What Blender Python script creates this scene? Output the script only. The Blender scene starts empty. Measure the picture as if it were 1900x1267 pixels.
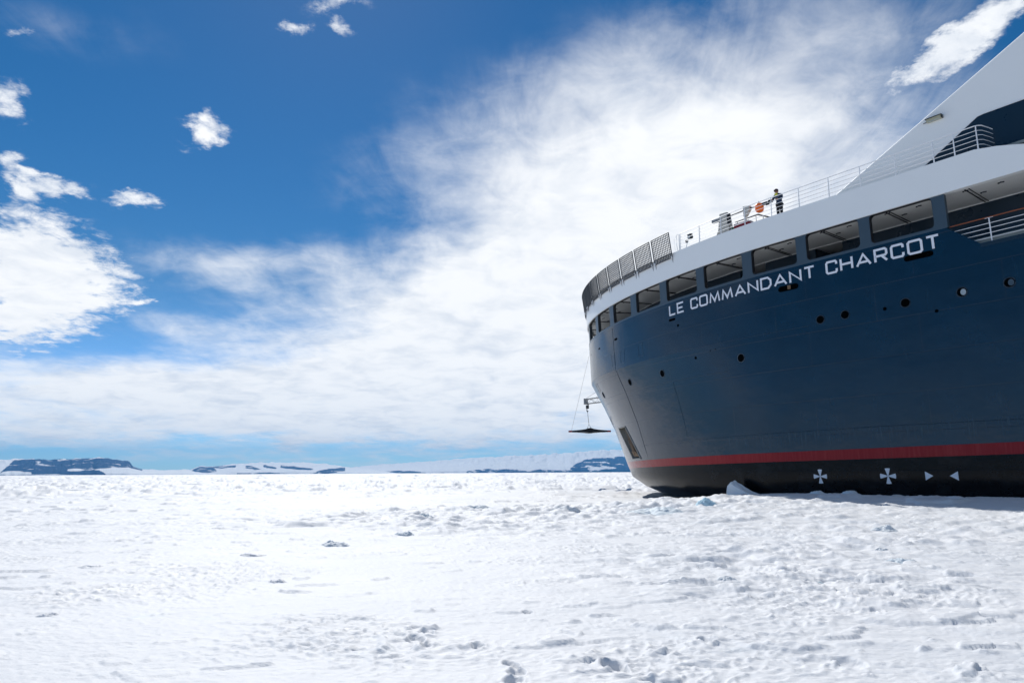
import bpy, bmesh, math, random
import numpy as np
from mathutils import Vector, Matrix, Euler
random.seed(7)
sc = bpy.context.scene
C = sc.collection
R = math.radians
# ------------------------------------------------------------------ camera
IW, IH, F = 1900, 1267, 1267.0
CAMH = 1.7
PITCH = math.atan((876.5 - IH / 2) / F)
ROLL = R(0.30)
cd = bpy.data.cameras.new('camera'); cam = bpy.data.objects.new('camera', cd); C.objects.link(cam)
cd.sensor_width = 36; cd.lens = F / IW * 36; cd.clip_start = 0.1; cd.clip_end = 60000
cam.matrix_world = Matrix.Translation((0, 0, CAMH)) @ Euler((R(90) + PITCH, 0, 0)).to_matrix().to_4x4() @ Matrix.Rotation(-ROLL, 4, 'Z')
sc.camera = cam

def ray(px, py):
    x = px - IW / 2; y = IH / 2 - py
    c, s = math.cos(ROLL), math.sin(ROLL)
    x, y = x * c + y * s, -x * s + y * c
    return np.array([x, F * math.cos(PITCH) - y * math.sin(PITCH), F * math.sin(PITCH) + y * math.cos(PITCH)])
def azel(px, py):
    r = ray(px, py)
    return math.degrees(math.atan2(r[0], r[1])), math.degrees(math.atan2(r[2], math.hypot(r[0], r[1])))
def ground_at(px, py, z=0.0):
    r = ray(px, py); return r * ((z - CAMH) / r[2]) + np.array([0, 0, CAMH])

# ------------------------------------------------------------------ light
SUN_AZ, SUN_EL = R(-16), R(45)          # azimuth clockwise from +Y
sdir = Vector((math.sin(SUN_AZ) * math.cos(SUN_EL), math.cos(SUN_AZ) * math.cos(SUN_EL), math.sin(SUN_EL)))
sl = bpy.data.lights.new('sun', 'SUN'); so = bpy.data.objects.new('sun', sl); C.objects.link(so)
sl.energy = 3.0; sl.angle = R(0.53); sl.color = (1.0, 0.975, 0.93)
so.rotation_euler = sdir.to_track_quat('Z', 'Y').to_euler(); so.location = (0, 0, 80)
sc.view_settings.view_transform = 'Standard'; sc.view_settings.look = 'None'
sc.view_settings.exposure = 0.42; sc.view_settings.gamma = 1.0; sc.view_settings.use_curve_mapping = False

class NT:
    """small helper to write node trees"""
    def __init__(self, tree):
        self.t = tree; self.t.nodes.clear()
    def n(self, typ, **kw):
        nd = self.t.nodes.new(typ)
        ins = kw.pop('ins', {})
        for k, v in kw.items(): setattr(nd, k, v)
        for k, v in ins.items(): self.put(nd.inputs[k], v)
        return nd
    def put(self, sock, v):
        if isinstance(v, bpy.types.NodeSocket): self.t.links.new(v, sock)
        else: sock.default_value = v
    def m(self, op, a, b=0.0, c=0.0, clamp=False):
        nd = self.t.nodes.new('ShaderNodeMath'); nd.operation = op; nd.use_clamp = clamp
        self.put(nd.inputs[0], a); self.put(nd.inputs[1], b)
        if len(nd.inputs) > 2: self.put(nd.inputs[2], c)
        return nd.outputs[0]
    def ss(self, v, lo, hi, a=0.0, b=1.0):
        nd = self.n('ShaderNodeMapRange', interpolation_type='SMOOTHSTEP')
        self.put(nd.inputs[0], v); self.put(nd.inputs[1], lo); self.put(nd.inputs[2], hi); self.put(nd.inputs[3], a); self.put(nd.inputs[4], b)
        return nd.outputs[0]
    def mix(self, f, a, b, blend='MIX'):
        nd = self.n('ShaderNodeMix', data_type='RGBA', blend_type=blend)
        self.put(nd.inputs[0], f); self.put(nd.inputs[6], a); self.put(nd.inputs[7], b)
        return nd.outputs[2]
    def noise(self, vec, scale, detail=4, rough=0.55, dist=0.0):
        nd = self.n('ShaderNodeTexNoise', ins={'Scale': scale, 'Detail': detail, 'Roughness': rough, 'Distortion': dist})
        if vec is not None: self.put(nd.inputs['Vector'], vec)
        return nd.outputs['Fac']
    def mapping(self, vec, scale=(1, 1, 1), loc=(0, 0, 0), rot=(0, 0, 0)):
        nd = self.n('ShaderNodeMapping'); self.put(nd.inputs[0], vec)
        nd.inputs[1].default_value = loc; nd.inputs[2].default_value = rot; nd.inputs[3].default_value = scale
        return nd.outputs[0]

def build_world():
    w = bpy.data.worlds.new('World'); sc.world = w; w.use_nodes = True
    N = NT(w.node_tree)
    sky = N.n('ShaderNodeTexSky', sky_type='NISHITA', sun_disc=False, sun_elevation=SUN_EL, sun_rotation=SUN_AZ,
              altitude=0.0, air_density=0.9, dust_density=0.05, ozone_density=2.2)
    d = N.n('ShaderNodeTexCoord').outputs['Generated']
    sx = N.n('ShaderNodeSeparateXYZ', ins={0: d}); x, y, z = sx.outputs
    az = N.m('MULTIPLY', N.m('ARCTAN2', x, y), 180 / math.pi)
    el = N.m('MULTIPLY', N.m('ARCSINE', z), 180 / math.pi)
    # clouds live on a plane overhead: coordinates of the ray's meeting point with it
    den = N.m('ADD', N.m('MAXIMUM', z, 0.0), 0.16)
    q = N.n('ShaderNodeCombineXYZ', ins={0: N.m('DIVIDE', x, den), 1: N.m('DIVIDE', y, den), 2: 0.0}).outputs[0]
    wob = N.m('SUBTRACT', N.noise(q, 1.6, 5, 0.6), 0.5)
    wob2 = N.m('SUBTRACT', N.noise(N.mapping(q, loc=(7.3, 2.1, 0)), 1.6, 5, 0.6), 0.5)
    azw = N.m('MULTIPLY_ADD', wob, 9.0, az); elw = N.m('MULTIPLY_ADD', wob2, 5.0, el)
    w3 = N.m('SUBTRACT', N.noise(N.mapping(q, loc=(1.3, 8.8, 0)), 7.0, 6, 0.65), 0.5); w4 = N.m('SUBTRACT', N.noise(N.mapping(q, loc=(5.1, 3.3, 0)), 7.0, 6, 0.65), 0.5)
    azc = N.m('ADD', N.m('MULTIPLY_ADD', wob, 2.5, az), N.m('MULTIPLY', w3, 6.5)); elc = N.m('ADD', N.m('MULTIPLY_ADD', wob2, 1.2, el), N.m('MULTIPLY', w4, 3.6))
    def blob(ax, ex, px, py, rx, ry, tilt, wt, pw=1.0):
        a0, e0 = azel(px, py)
        ka = abs(azel(px + 20, py)[0] - azel(px - 20, py)[0]) / 40; ke = abs(azel(px, py + 20)[1] - azel(px, py - 20)[1]) / 40
        ct, st = math.cos(R(tilt)), math.sin(R(tilt))
        da = N.m('SUBTRACT', ax, a0); de = N.m('SUBTRACT', ex, e0)
        ra, re = rx * ka, ry * ke
        u = N.m('ADD', N.m('MULTIPLY', da, ct / ra), N.m('MULTIPLY', de, st / ra))
        v = N.m('ADD', N.m('MULTIPLY', da, -st / re), N.m('MULTIPLY', de, ct / re))
        r2 = N.m('ADD', N.m('MULTIPLY', u, u), N.m('MULTIPLY', v, v))
        g = N.m('POWER', math.e, N.m('MULTIPLY', r2, -0.9 * pw))
        return N.m('MULTIPLY', g, wt)
    def total(ax, ex, lst, pw=1.0):
        acc = None
        for b in lst:
            o = blob(ax, ex, *b, pw=pw); acc = o if acc is None else N.m('ADD', acc, o)
        return acc
    soft = [(1080, 430, 300, 210, 25, 1.1), (1330, 340, 250, 120, 12, 0.6), (850, 640, 420, 120, 14, 0.95), (1250, 600, 300, 200, 0, 0.8),
            (1500, 150, 380, 120, 18, 0.27), (1180, 120, 360, 100, 8, 0.24), (1000, 520, 260, 130, 20, 0.4), (470, 490, 200, 45, 4, 0.62),
            (330, 715, 560, 52, 2, 0.85), (1000, 730, 330, 75, 0, 0.6), (90, 750, 330, 50, 0, 0.45), (420, 790, 620, 24, 2, 0.52), (950, 812, 500, 14, 0, 0.42), (150, 832, 500, 11, -3, 0.36), (700, 850, 500, 7, 1, 0.3),
            (120, 60, 220, 70, 10, 0.24), (1720, 280, 160, 110, 0, 0.5), (700, 300, 130, 70, 25, 0.2), (330, 600, 120, 25, -10, 0.3)]
    crisp = [(40, 480, 110, 85, -8, 1.3), (130, 510, 125, 52, 0, 1.1), (40, 590, 130, 52, 14, 1.25), (8, 180, 55, 34, 15, 1.0), (8, 300, 34, 24, 0, 0.9), (34, 352, 34, 24, 0, 0.95), (60, 325, 20, 12, 0, 0.7),
             (112, 352, 42, 16, 10, 0.7), (246, 370, 44, 15, 6, 0.95), (372, 228, 30, 26, 20, 0.8), (365, 258, 34, 18, 10, 0.75), (540, 48, 26, 14, 0, 0.75), (628, 58, 30, 18, -20, 0.85), (620, 6, 60, 14, 10, 0.8),
             (254, 556, 20, 9, 0, 0.8), (35, 64, 34, 12, 10, 0.45), (1830, 62, 150, 24, 27, 1.1), (1740, 105, 110, 22, 26, 1.0), (1660, 140, 60, 14, 24, 0.6), (1610, 150, 30, 9, 15, 0.35)]
    cs = total(azw, elw, soft); cc = total(azc, elc, crisp, 1.1)
    # beyond the picture the same broken cover goes on
    out = N.m('MAXIMUM', N.ss(N.m('ABSOLUTE', az), 44, 62), N.ss(el, 42, 60))
    field = N.ss(N.noise(q, 0.55, 4, 0.55), 0.45, 0.66)
    cs = N.m('ADD', cs, N.m('MULTIPLY', N.m('MULTIPLY', out, field), 0.62))
    streak = N.noise(N.mapping(q, scale=(1.0, 0.42, 1), rot=(0, 0, R(-38))), 5.0, 9, 0.62, 0.7)
    puff = N.noise(q, 8.0, 8, 0.62, 0.5)
    broad = N.noise(N.mapping(q, loc=(3.0, 5.0, 0)), 1.7, 6, 0.58, 0.4)
    fine = N.m('ADD', N.m('ADD', N.m('MULTIPLY', streak, 0.36), N.m('MULTIPLY', puff, 0.20)), N.m('MULTIPLY', broad, 0.44))
    dsoft = N.ss(N.m('ADD', cs, N.m('MULTIPLY', N.m('SUBTRACT', fine, 0.5), 2.0)), 0.02, 1.12)
    dsoft = N.m('MULTIPLY', dsoft, N.ss(cs, 0.02, 0.35))
    pf2 = N.noise(N.mapping(q, scale=(1, 0.85, 1)), 15.0, 10, 0.66, 0.25)
    dcr = N.ss(N.m('ADD', cc, N.m('MULTIPLY', N.m('SUBTRACT', pf2, 0.5), 2.6)), 0.14, 1.15)
    dcr = N.m('MULTIPLY', dcr, N.ss(cc, 0.05, 0.4))
    dens = N.m('MAXIMUM', N.m('MULTIPLY', dsoft, 0.97), dcr)
    dens = N.m('MULTIPLY', dens, N.ss(el, -1.0, 2.0))
    shade = N.m('ADD', N.m('MULTIPLY', puff, 0.5), N.m('MULTIPLY', N.noise(q, 3.0, 5, 0.5), 0.5))
    ccol = N.mix(N.ss(shade, 0.30, 0.58), (6.0, 6.4, 7.0, 1), (8.0, 8.1, 8.2, 1))
    deep = N.n('ShaderNodeHueSaturation', ins={'Hue': 0.5, 'Saturation': 1.40, 'Value': 0.55, 'Color': sky.outputs[0]}).outputs[0]
    low = N.mix(1.0, sky.outputs[0], (0.40, 0.65, 0.98, 1), 'MULTIPLY')
    hs = N.mix(N.ss(el, 1.0, 16.0), low, deep)
    col = N.mix(dens, hs, ccol)
    w.cycles.sampling_method = 'MANUAL'; w.cycles.sample_map_resolution = 512
    bg = N.n('ShaderNodeBackground', ins={'Color': col, 'Strength': 0.1})
    N.t.links.new(bg.outputs[0], N.n('ShaderNodeOutputWorld').inputs[0])
build_world()

# ------------------------------------------------------------------ materials
MATS = {}
def mat(name, col=(0.5, 0.5, 0.5), rough=0.5, metal=0.0, spec=0.5, var=0.06, vscale=3.0, bump=0.0, bscale=30.0):
    m = bpy.data.materials.new(name); m.use_nodes = True
    N = NT(m.node_tree)
    co = N.n('ShaderNodeTexCoord').outputs['Object']
    nz = N.noise(co, vscale, 5, 0.6)
    f = N.m('MULTIPLY_ADD', N.m('SUBTRACT', nz, 0.5), 2 * var, 1.0)
    c = N.n('ShaderNodeVectorMath', operation='SCALE', ins={0: col}); N.put(c.inputs['Scale'], f)
    b = N.n('ShaderNodeBsdfPrincipled', ins={'Base Color': c.outputs[0], 'Metallic': metal, 'Specular IOR Level': spec})
    N.put(b.inputs['Roughness'], N.m('MULTIPLY_ADD', N.m('SUBTRACT', nz, 0.5), 0.2, rough))
    if bump:
        bp = N.n('ShaderNodeBump', ins={'Strength': bump, 'Distance': 0.02, 'Height': N.noise(co, bscale, 4, 0.6)})
        N.t.links.new(bp.outputs[0], b.inputs['Normal'])
    N.t.links.new(b.outputs[0], N.n('ShaderNodeOutputMaterial').inputs[0])
    MATS[name] = m
    return m

def hull_material():
    m = bpy.data.materials.new('hull_paint'); m.use_nodes = True
    N = NT(m.node_tree)
    tc = N.n('ShaderNodeTexCoord'); co = tc.outputs['Object']; uv = tc.outputs['UV']
    s = N.n('ShaderNodeSeparateXYZ', ins={0: co}); u, yy, z = s.outputs
    us = N.n('ShaderNodeSeparateXYZ', ins={0: uv}).outputs
    wl = N.m('MULTIPLY_ADD', N.m('ADD', N.m('MAXIMUM', u, -20.0), 10.0), 0.014, z)      # height above the painted line (drops to the bow)
    wl = N.m('MULTIPLY_ADD', N.m('SUBTRACT', N.noise(co, 6.0, 3), 0.5), 0.02, wl)
    navy = N.mix(N.ss(N.noise(co, 0.35, 5, 0.6), 0.35, 0.65), (0.0006, 0.0140, 0.032, 1), (0.0009, 0.0180, 0.040, 1))
    # rubbed, salty runs under the plate seam above the stripe
    run = N.noise(N.mapping(uv, scale=(9.0, 0.5, 1)), 1.0, 6, 0.7)
    low = N.m('MULTIPLY', N.ss(wl, 3.85, 3.78), N.ss(run, 0.52, 0.75))
    low = N.m('MULTIPLY', low, N.ss(wl, 2.9, 3.8))
    navy = N.mix(N.m('MULTIPLY', low, 0.85), navy, (0.05, 0.075, 0.10, 1))
    scr = N.ss(N.noise(N.mapping(uv, scale=(2.2, 0.35, 1)), 1.0, 7, 0.72), 0.60, 0.80)
    navy = N.mix(N.m('MULTIPLY', scr, 0.5), navy, (0.028, 0.048, 0.068, 1))
    red = N.mix(N.ss(run, 0.4, 0.75), (0.25, 0.007, 0.011, 1), (0.31, 0.022, 0.024, 1))
    black = N.mix(N.ss(N.noise(co, 1.1, 6, 0.65), 0.45, 0.8), (0.0025, 0.003, 0.004, 1), (0.016, 0.017, 0.019, 1))
    c = N.mix(N.ss(wl, 2.79, 2.81), red, navy)
    c = N.mix(N.ss(wl, 2.315, 2.335), black, c)
    # hull plates: strakes and butts
    br = N.n('ShaderNodeTexBrick', offset=0.35, ins={'Vector': uv, 'Scale': 1.0, 'Mortar Size': 0.012, 'Mortar Smooth': 0.6, 'Brick Width': 5.2, 'Row Height': 1.72, 'Color1': (0, 0, 0, 1), 'Color2': (1, 1, 1, 1), 'Mortar': (0.5, 0.5, 0.5, 1)})
    seam = br.outputs['Fac']
    c = N.mix(N.m('MULTIPLY', seam, 0.4), c, (0.003, 0.008, 0.014, 1))
    wav = N.noise(N.mapping(uv, scale=(1.0, 1.5, 1)), 0.55, 3, 0.5)
    hgt = N.m('ADD', N.m('MULTIPLY', wav, 0.030), N.m('MULTIPLY', seam, -0.010))
    hgt = N.m('MULTIPLY_ADD', N.noise(co, 7.0, 4, 0.6), 0.0016, hgt)
    dent = N.n('ShaderNodeSeparateColor', ins={0: br.outputs['Color']}).outputs[0]; hgt = N.m('MULTIPLY_ADD', dent, 0.018, hgt)
    bp = N.n('ShaderNodeBump', ins={'Strength': 0.55, 'Distance': 1.0, 'Height': hgt})
    b = N.n('ShaderNodeBsdfPrincipled', ins={'Base Color': c, 'Normal': bp.outputs[0], 'IOR': 1.45})
    N.put(b.inputs['Specular IOR Level'], N.m('ADD', N.ss(wl, 2.3, 2.35, 0.18, 0.26), N.ss(wl, 2.79, 2.82, 0.0, 0.52)))
    ro = N.m('MULTIPLY_ADD', N.noise(co, 0.9, 5, 0.6), 0.14, 0.10)
    ro = N.m('ADD', ro, N.m('MULTIPLY', N.ss(wl, 2.5, 2.0), 0.04))
    N.put(b.inputs['Roughness'], ro)
    N.t.links.new(b.outputs[0], N.n('ShaderNodeOutputMaterial').inputs[0])
    MATS['hull'] = m
hull_material()
mat('white_paint', (0.86, 0.86, 0.84), 0.38, var=0.025, vscale=0.7)
mat('rail_white', (0.80, 0.80, 0.81), 0.35)
mat('slate', (0.05, 0.076, 0.10), 0.33, var=0.05, vscale=0.8)
mat('navy_flat', (0.008, 0.022, 0.038), 0.3, var=0.06, vscale=0.6)
mat('dark_inner', (0.010, 0.016, 0.024), 0.5)
mat('ceiling', (0.74, 0.74, 0.72), 0.55, var=0.05, vscale=0.9)
mat('black', (0.012, 0.012, 0.014), 0.5)
mat('hole', (0.0008, 0.001, 0.0012), 0.9, spec=0.02)  # near-black flat colour painted for the shade inside portholes, drains and slots
mat('steel', (0.30, 0.30, 0.29), 0.45, 0.2)
mat('net_grey', (0.032, 0.035, 0.04), 0.55)
mat('galv', (0.33, 0.33, 0.34), 0.45, 0.4)
mat('beige', (0.52, 0.49, 0.43), 0.5)
mat('orange', (1.0, 0.17, 0.015), 0.45)
mat('red', (0.22, 0.012, 0.016), 0.4)
mat('green', (0.01, 0.12, 0.06), 0.4)
mat('wood', (0.23, 0.055, 0.015), 0.4, var=0.25, vscale=8)
mat('glass', (0.35, 0.40, 0.42), 0.12)
mat('letter_white', (0.80, 0.80, 0.84), 0.4)
mat('mark_white', (0.74, 0.76, 0.80), 0.5)
mat('rust', (0.16, 0.10, 0.055), 0.75, var=0.5, vscale=6, bump=0.5)
mat('pocket', (0.34, 0.32, 0.28), 0.6, var=0.35, vscale=4, bump=0.3)
mat('lamp_housing', (0.42, 0.40, 0.28), 0.4)
mat('deck_green', (0.22, 0.25, 0.24), 0.7)
mat('skin', (0.42, 0.22, 0.15), 0.5)
mat('jacket', (0.018, 0.035, 0.075), 0.7, var=0.2, vscale=12)
mat('trousers', (0.006, 0.006, 0.008), 0.7)
mat('yellow', (0.55, 0.55, 0.03), 0.6)
mat('cap', (0.05, 0.012, 0.02), 0.6)
mat('rope', (0.12, 0.12, 0.12), 0.7)

def snow_material():
    m = bpy.data.materials.new('snow'); m.use_nodes = True
    N = NT(m.node_tree)
    geo = N.n('ShaderNodeNewGeometry'); p = geo.outputs['Position']
    n1 = N.noise(N.mapping(p, scale=(1.0, 1.0, 1.0)), 0.25, 4, 0.6)
    col = N.mix(N.ss(n1, 0.3, 0.7), (0.735, 0.745, 0.755, 1), (0.80, 0.80, 0.80, 1))
    # bare wind-glazed ice showing through, bluish
    gl = N.ss(N.noise(N.mapping(p, scale=(1, 1, 1), loc=(4, 9, 0)), 0.9, 6, 0.65), 0.60, 0.78)
    col = N.mix(N.m('MULTIPLY', gl, 0.45), col, (0.62, 0.70, 0.75, 1))
    att = N.n('ShaderNodeAttribute', attribute_name='ice').outputs['Fac']
    col = N.mix(att, col, (0.55, 0.76, 0.84, 1))
    h1 = N.noise(N.mapping(p, scale=(1.0, 1.7, 1.0), rot=(0, 0, R(9))), 12.0, 4, 0.6)
    h2 = N.noise(p, 70.0, 3, 0.6)
    hh = N.m('MULTIPLY_ADD', h2, 0.10, h1)
    bp = N.n('ShaderNodeBump', ins={'Strength': 0.5, 'Distance': 0.022, 'Height': hh})
    b = N.n('ShaderNodeBsdfPrincipled', ins={'Base Color': col, 'Normal': bp.outputs[0], 'Specular IOR Level': 0.25})
    N.put(b.inputs['Roughness'], N.m('MULTIPLY_ADD', gl, -0.2, 0.62))
    N.t.links.new(b.outputs[0], N.n('ShaderNodeOutputMaterial').inputs[0])
    MATS['snow'] = m
snow_material()
def terrain_material():
    m = bpy.data.materials.new('snowy_rock'); m.use_nodes = True
    N = NT(m.node_tree)
    p = N.n('ShaderNodeNewGeometry').outputs['Position']
    a = N.n('ShaderNodeAttribute', attribute_name='rock').outputs['Fac']
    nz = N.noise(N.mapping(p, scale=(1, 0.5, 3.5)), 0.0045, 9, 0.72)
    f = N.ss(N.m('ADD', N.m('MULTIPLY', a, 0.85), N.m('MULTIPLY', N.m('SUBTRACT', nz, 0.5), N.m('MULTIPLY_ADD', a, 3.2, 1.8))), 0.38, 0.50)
    rock = N.mix(nz, (0.003, 0.045, 0.14, 1), (0.008, 0.075, 0.20, 1))  # blue of the distant haze is put into the rock colour as well
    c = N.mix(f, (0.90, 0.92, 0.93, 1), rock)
    bp = N.n('ShaderNodeBump', ins={'Strength': 0.8, 'Distance': 60.0, 'Height': nz})
    b = N.n('ShaderNodeBsdfPrincipled', ins={'Base Color': c, 'Roughness': 0.85, 'Specular IOR Level': 0.1, 'Normal': bp.outputs[0]})
    N.t.links.new(b.outputs[0], N.n('ShaderNodeOutputMaterial').inputs[0])
    MATS['terrain'] = m
terrain_material()

# ------------------------------------------------------------------ mesh helpers
class MB:
    def __init__(self): self.v = []; self.f = []; self.mi = []; self.cur = 0
    def add(self, vs, fs):
        o = len(self.v); self.v += [tuple(map(float, p)) for p in vs]
        for f in fs: self.f.append(tuple(o + i for i in f)); self.mi.append(self.cur)
    def box(self, c, size, rot=None):
        sx, sy, sz = [k / 2 for k in size]
        M = rot if rot is not None else Matrix.Identity(3)
        vs = [Vector(c) + M @ Vector((x * sx, y * sy, z * sz)) for x in (-1, 1) for y in (-1, 1) for z in (-1, 1)]
        self.add(vs, [(0, 1, 3, 2), (4, 6, 7, 5), (0, 4, 5, 1), (2, 3, 7, 6), (0, 2, 6, 4), (1, 5, 7, 3)])
    def tube(self, pts, r, n=6, caps=True):
        pts = [Vector(p) for p in pts]; rings = []
        rr = r if isinstance(r, (list, tuple)) else [r] * len(pts)
        for i, p in enumerate(pts):
            t = (pts[min(i + 1, len(pts) - 1)] - pts[max(i - 1, 0)]).normalized()
            a = t.cross(Vector((0, 0, 1)));
            if a.length < 1e-3: a = t.cross(Vector((1, 0, 0)))
            a.normalize(); b = t.cross(a)
            rings.append([p + (a * math.cos(2 * math.pi * k / n) + b * math.sin(2 * math.pi * k / n)) * rr[i] for k in range(n)])
        vs = [q for rg in rings for q in rg]; fs = []
        for i in range(len(pts) - 1):
            for k in range(n): fs.append((i * n + k, i * n + (k + 1) % n, (i + 1) * n + (k + 1) % n, (i + 1) * n + k))
        if caps: fs += [tuple(range(n))[::-1], tuple(range((len(pts) - 1) * n, len(pts) * n))]
        self.add(vs, fs)
    def prism(self, poly, ext):
        n = len(poly); a = [Vector(p) for p in poly]; b = [p + Vector(ext) for p in a]
        fs = [tuple(range(n))[::-1], tuple(range(n, 2 * n))] + [(i, (i + 1) % n, n + (i + 1) % n, n + i) for i in range(n)]
        self.add(a + b, fs)
    def build(self, name, material, parent=None, smooth=False, loc=None, rot=None, fix=True):
        me = bpy.data.meshes.new(name); me.from_pydata(self.v, [], self.f); me.update()
        for k in (material if isinstance(material, (list, tuple)) else [material]): me.materials.append(MATS[k])
        if isinstance(material, (list, tuple)): me.polygons.foreach_set('material_index', self.mi)
        if fix:
            bm = bmesh.new(); bm.from_mesh(me); bmesh.ops.recalc_face_normals(bm, faces=bm.faces); bm.to_mesh(me); bm.free()
        if smooth: me.polygons.foreach_set('use_smooth', [True] * len(me.polygons))
        o = bpy.data.objects.new(name, me); C.objects.link(o)
        if parent: o.parent = parent
        if loc is not None: o.location = loc
        if rot is not None: o.rotation_euler = rot
        return o
def tag(o, label=None, cat=None, group=None, kind=None):
    if label: o['label'] = label
    if cat: o['category'] = cat
    if group: o['group'] = group
    if kind: o['kind'] = kind
    return o
def empty(name, loc=(0, 0, 0), rz=0, parent=None):
    o = bpy.data.objects.new(name, None); C.objects.link(o); o.location = loc; o.rotation_euler = (0, 0, rz)
    o.empty_display_size = 0.2
    if parent: o.parent = parent
    return o

# ------------------------------------------------------------------ noise in numpy
_rs = np.random.RandomState(3)
_perm = np.concatenate([_rs.permutation(512)] * 2)
_g = _rs.normal(size=(512, 2)); _g /= np.linalg.norm(_g, axis=1)[:, None]
def perlin(x, y):
    xi = np.floor(x).astype(np.int64); yi = np.floor(y).astype(np.int64); xf = x - xi; yf = y - yi
    def gr(ix, iy, dx, dy):
        k = _perm[(_perm[ix & 511] + iy) & 511]; g = _g[k]; return g[..., 0] * dx + g[..., 1] * dy
    u = xf * xf * xf * (xf * (xf * 6 - 15) + 10); v = yf * yf * yf * (yf * (yf * 6 - 15) + 10)
    a = gr(xi, yi, xf, yf); b = gr(xi + 1, yi, xf - 1, yf); c = gr(xi, yi + 1, xf, yf - 1); d = gr(xi + 1, yi + 1, xf - 1, yf - 1)
    return 1.5 * ((a * (1 - u) + b * u) * (1 - v) + (c * (1 - u) + d * u) * v)
def fbm(x, y, o=4, g=0.5):
    r = 0; a = 1.0
    for k in range(o): r = r + a * perlin(x * 2 ** k + 13.7 * k, y * 2 ** k - 7.1 * k); a *= g
    return r
def sstep(v, a, b):
    t = np.clip((v - a) / (b - a), 0, 1); return t * t * (3 - 2 * t)

# ------------------------------------------------------------------ hull form (ship axes: x forward, y to port, z up)
TH, PX, PY = 0.6517, 25.17, 44.02
TAB = np.array([(-1.2, 11, 1.87, 1.78, 13.2), (-.1, 14, 1.87, 1.78, 13.6), (.1, 16.8, 1.87, 1.78, 13.8), (.66, 19, 1.87, 1.78, 13.9), (1.36, 20.6, 1.87, 1.78, 14), (2.1, 21.07, 1.87, 1.78, 14),
                (5.07, 22.5, 1.84, 1.86, 14), (7.2, 23.8, 1.82, 1.94, 14), (8.95, 25.0, 1.8, 2.02, 14), (15.3, 25.39, 1.805, 2.02, 14), (20, 25.39, 1.805, 2.02, 14)])
def prm(z): return [float(np.interp(z, TAB[:, 0], TAB[:, i])) for i in range(1, 5)]
_aa = np.linspace(0, math.pi / 2, 2001)
_L, _n, _m, _B = prm(15.3)
_uu = _L * np.sin(_aa) ** (2 / _n); _yy = _B * np.cos(_aa) ** (2 / _m)
_S = np.concatenate([[0], np.cumsum(np.hypot(np.diff(_uu), np.diff(_yy)))]); SMAX = float(_S[-1])
def HP(s, z):
    """point of the shell at girth position s (0 = start of the straight side, SMAX = stem, beyond = starboard)"""
    if s > SMAX:
        q = HP(2 * SMAX - s, z); return np.array([q[0], -q[1], q[2]])
    L, n, m, B = prm(z)
    if s <= 0: return np.array([s, B, z])
    a = float(np.interp(s, _S, _aa)); return np.array([L * math.sin(a) ** (2 / n), B * max(math.cos(a), 0.0) ** (2 / m), z])
def HN(s, z):
    e = 0.03
    a = HP(s + e, z) - HP(s - e, z); b = HP(s, z + e) - HP(s, z - e)
    n = np.cross(b, a); n = n / np.linalg.norm(n)
    q = HP(s, z)
    if n[1] * q[1] < 0 and abs(q[1]) > 1: n = -n
    elif abs(q[1]) <= 1 and n[0] < 0: n = -n
    return n
def HO(s, z, off): return HP(s, z) + HN(s, z) * off
def HD(s, z, off):
    """offset in plan only (vertical walls)"""
    n = HN(s, 12.0); n[2] = 0; n /= np.linalg.norm(n); return HP(s, z) + n * off
_d = np.array([-math.sin(TH), math.cos(TH), 0]); _p = np.array([-math.cos(TH), -math.sin(TH), 0])
def ship_to_world(q): return np.array([PX, PY, 0]) + q[0] * _d + q[1] * _p + np.array([0, 0, q[2]])
def on_plane(px, py, y0):
    r = ray(px, py); o = np.array([0, 0, CAMH]); root = np.array([PX, PY, 0])
    t = (y0 - ((o - root) @ _p)) / (r @ _p); X = o + t * r
    return np.array([(X - root) @ _d, y0, X[2]])

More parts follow.
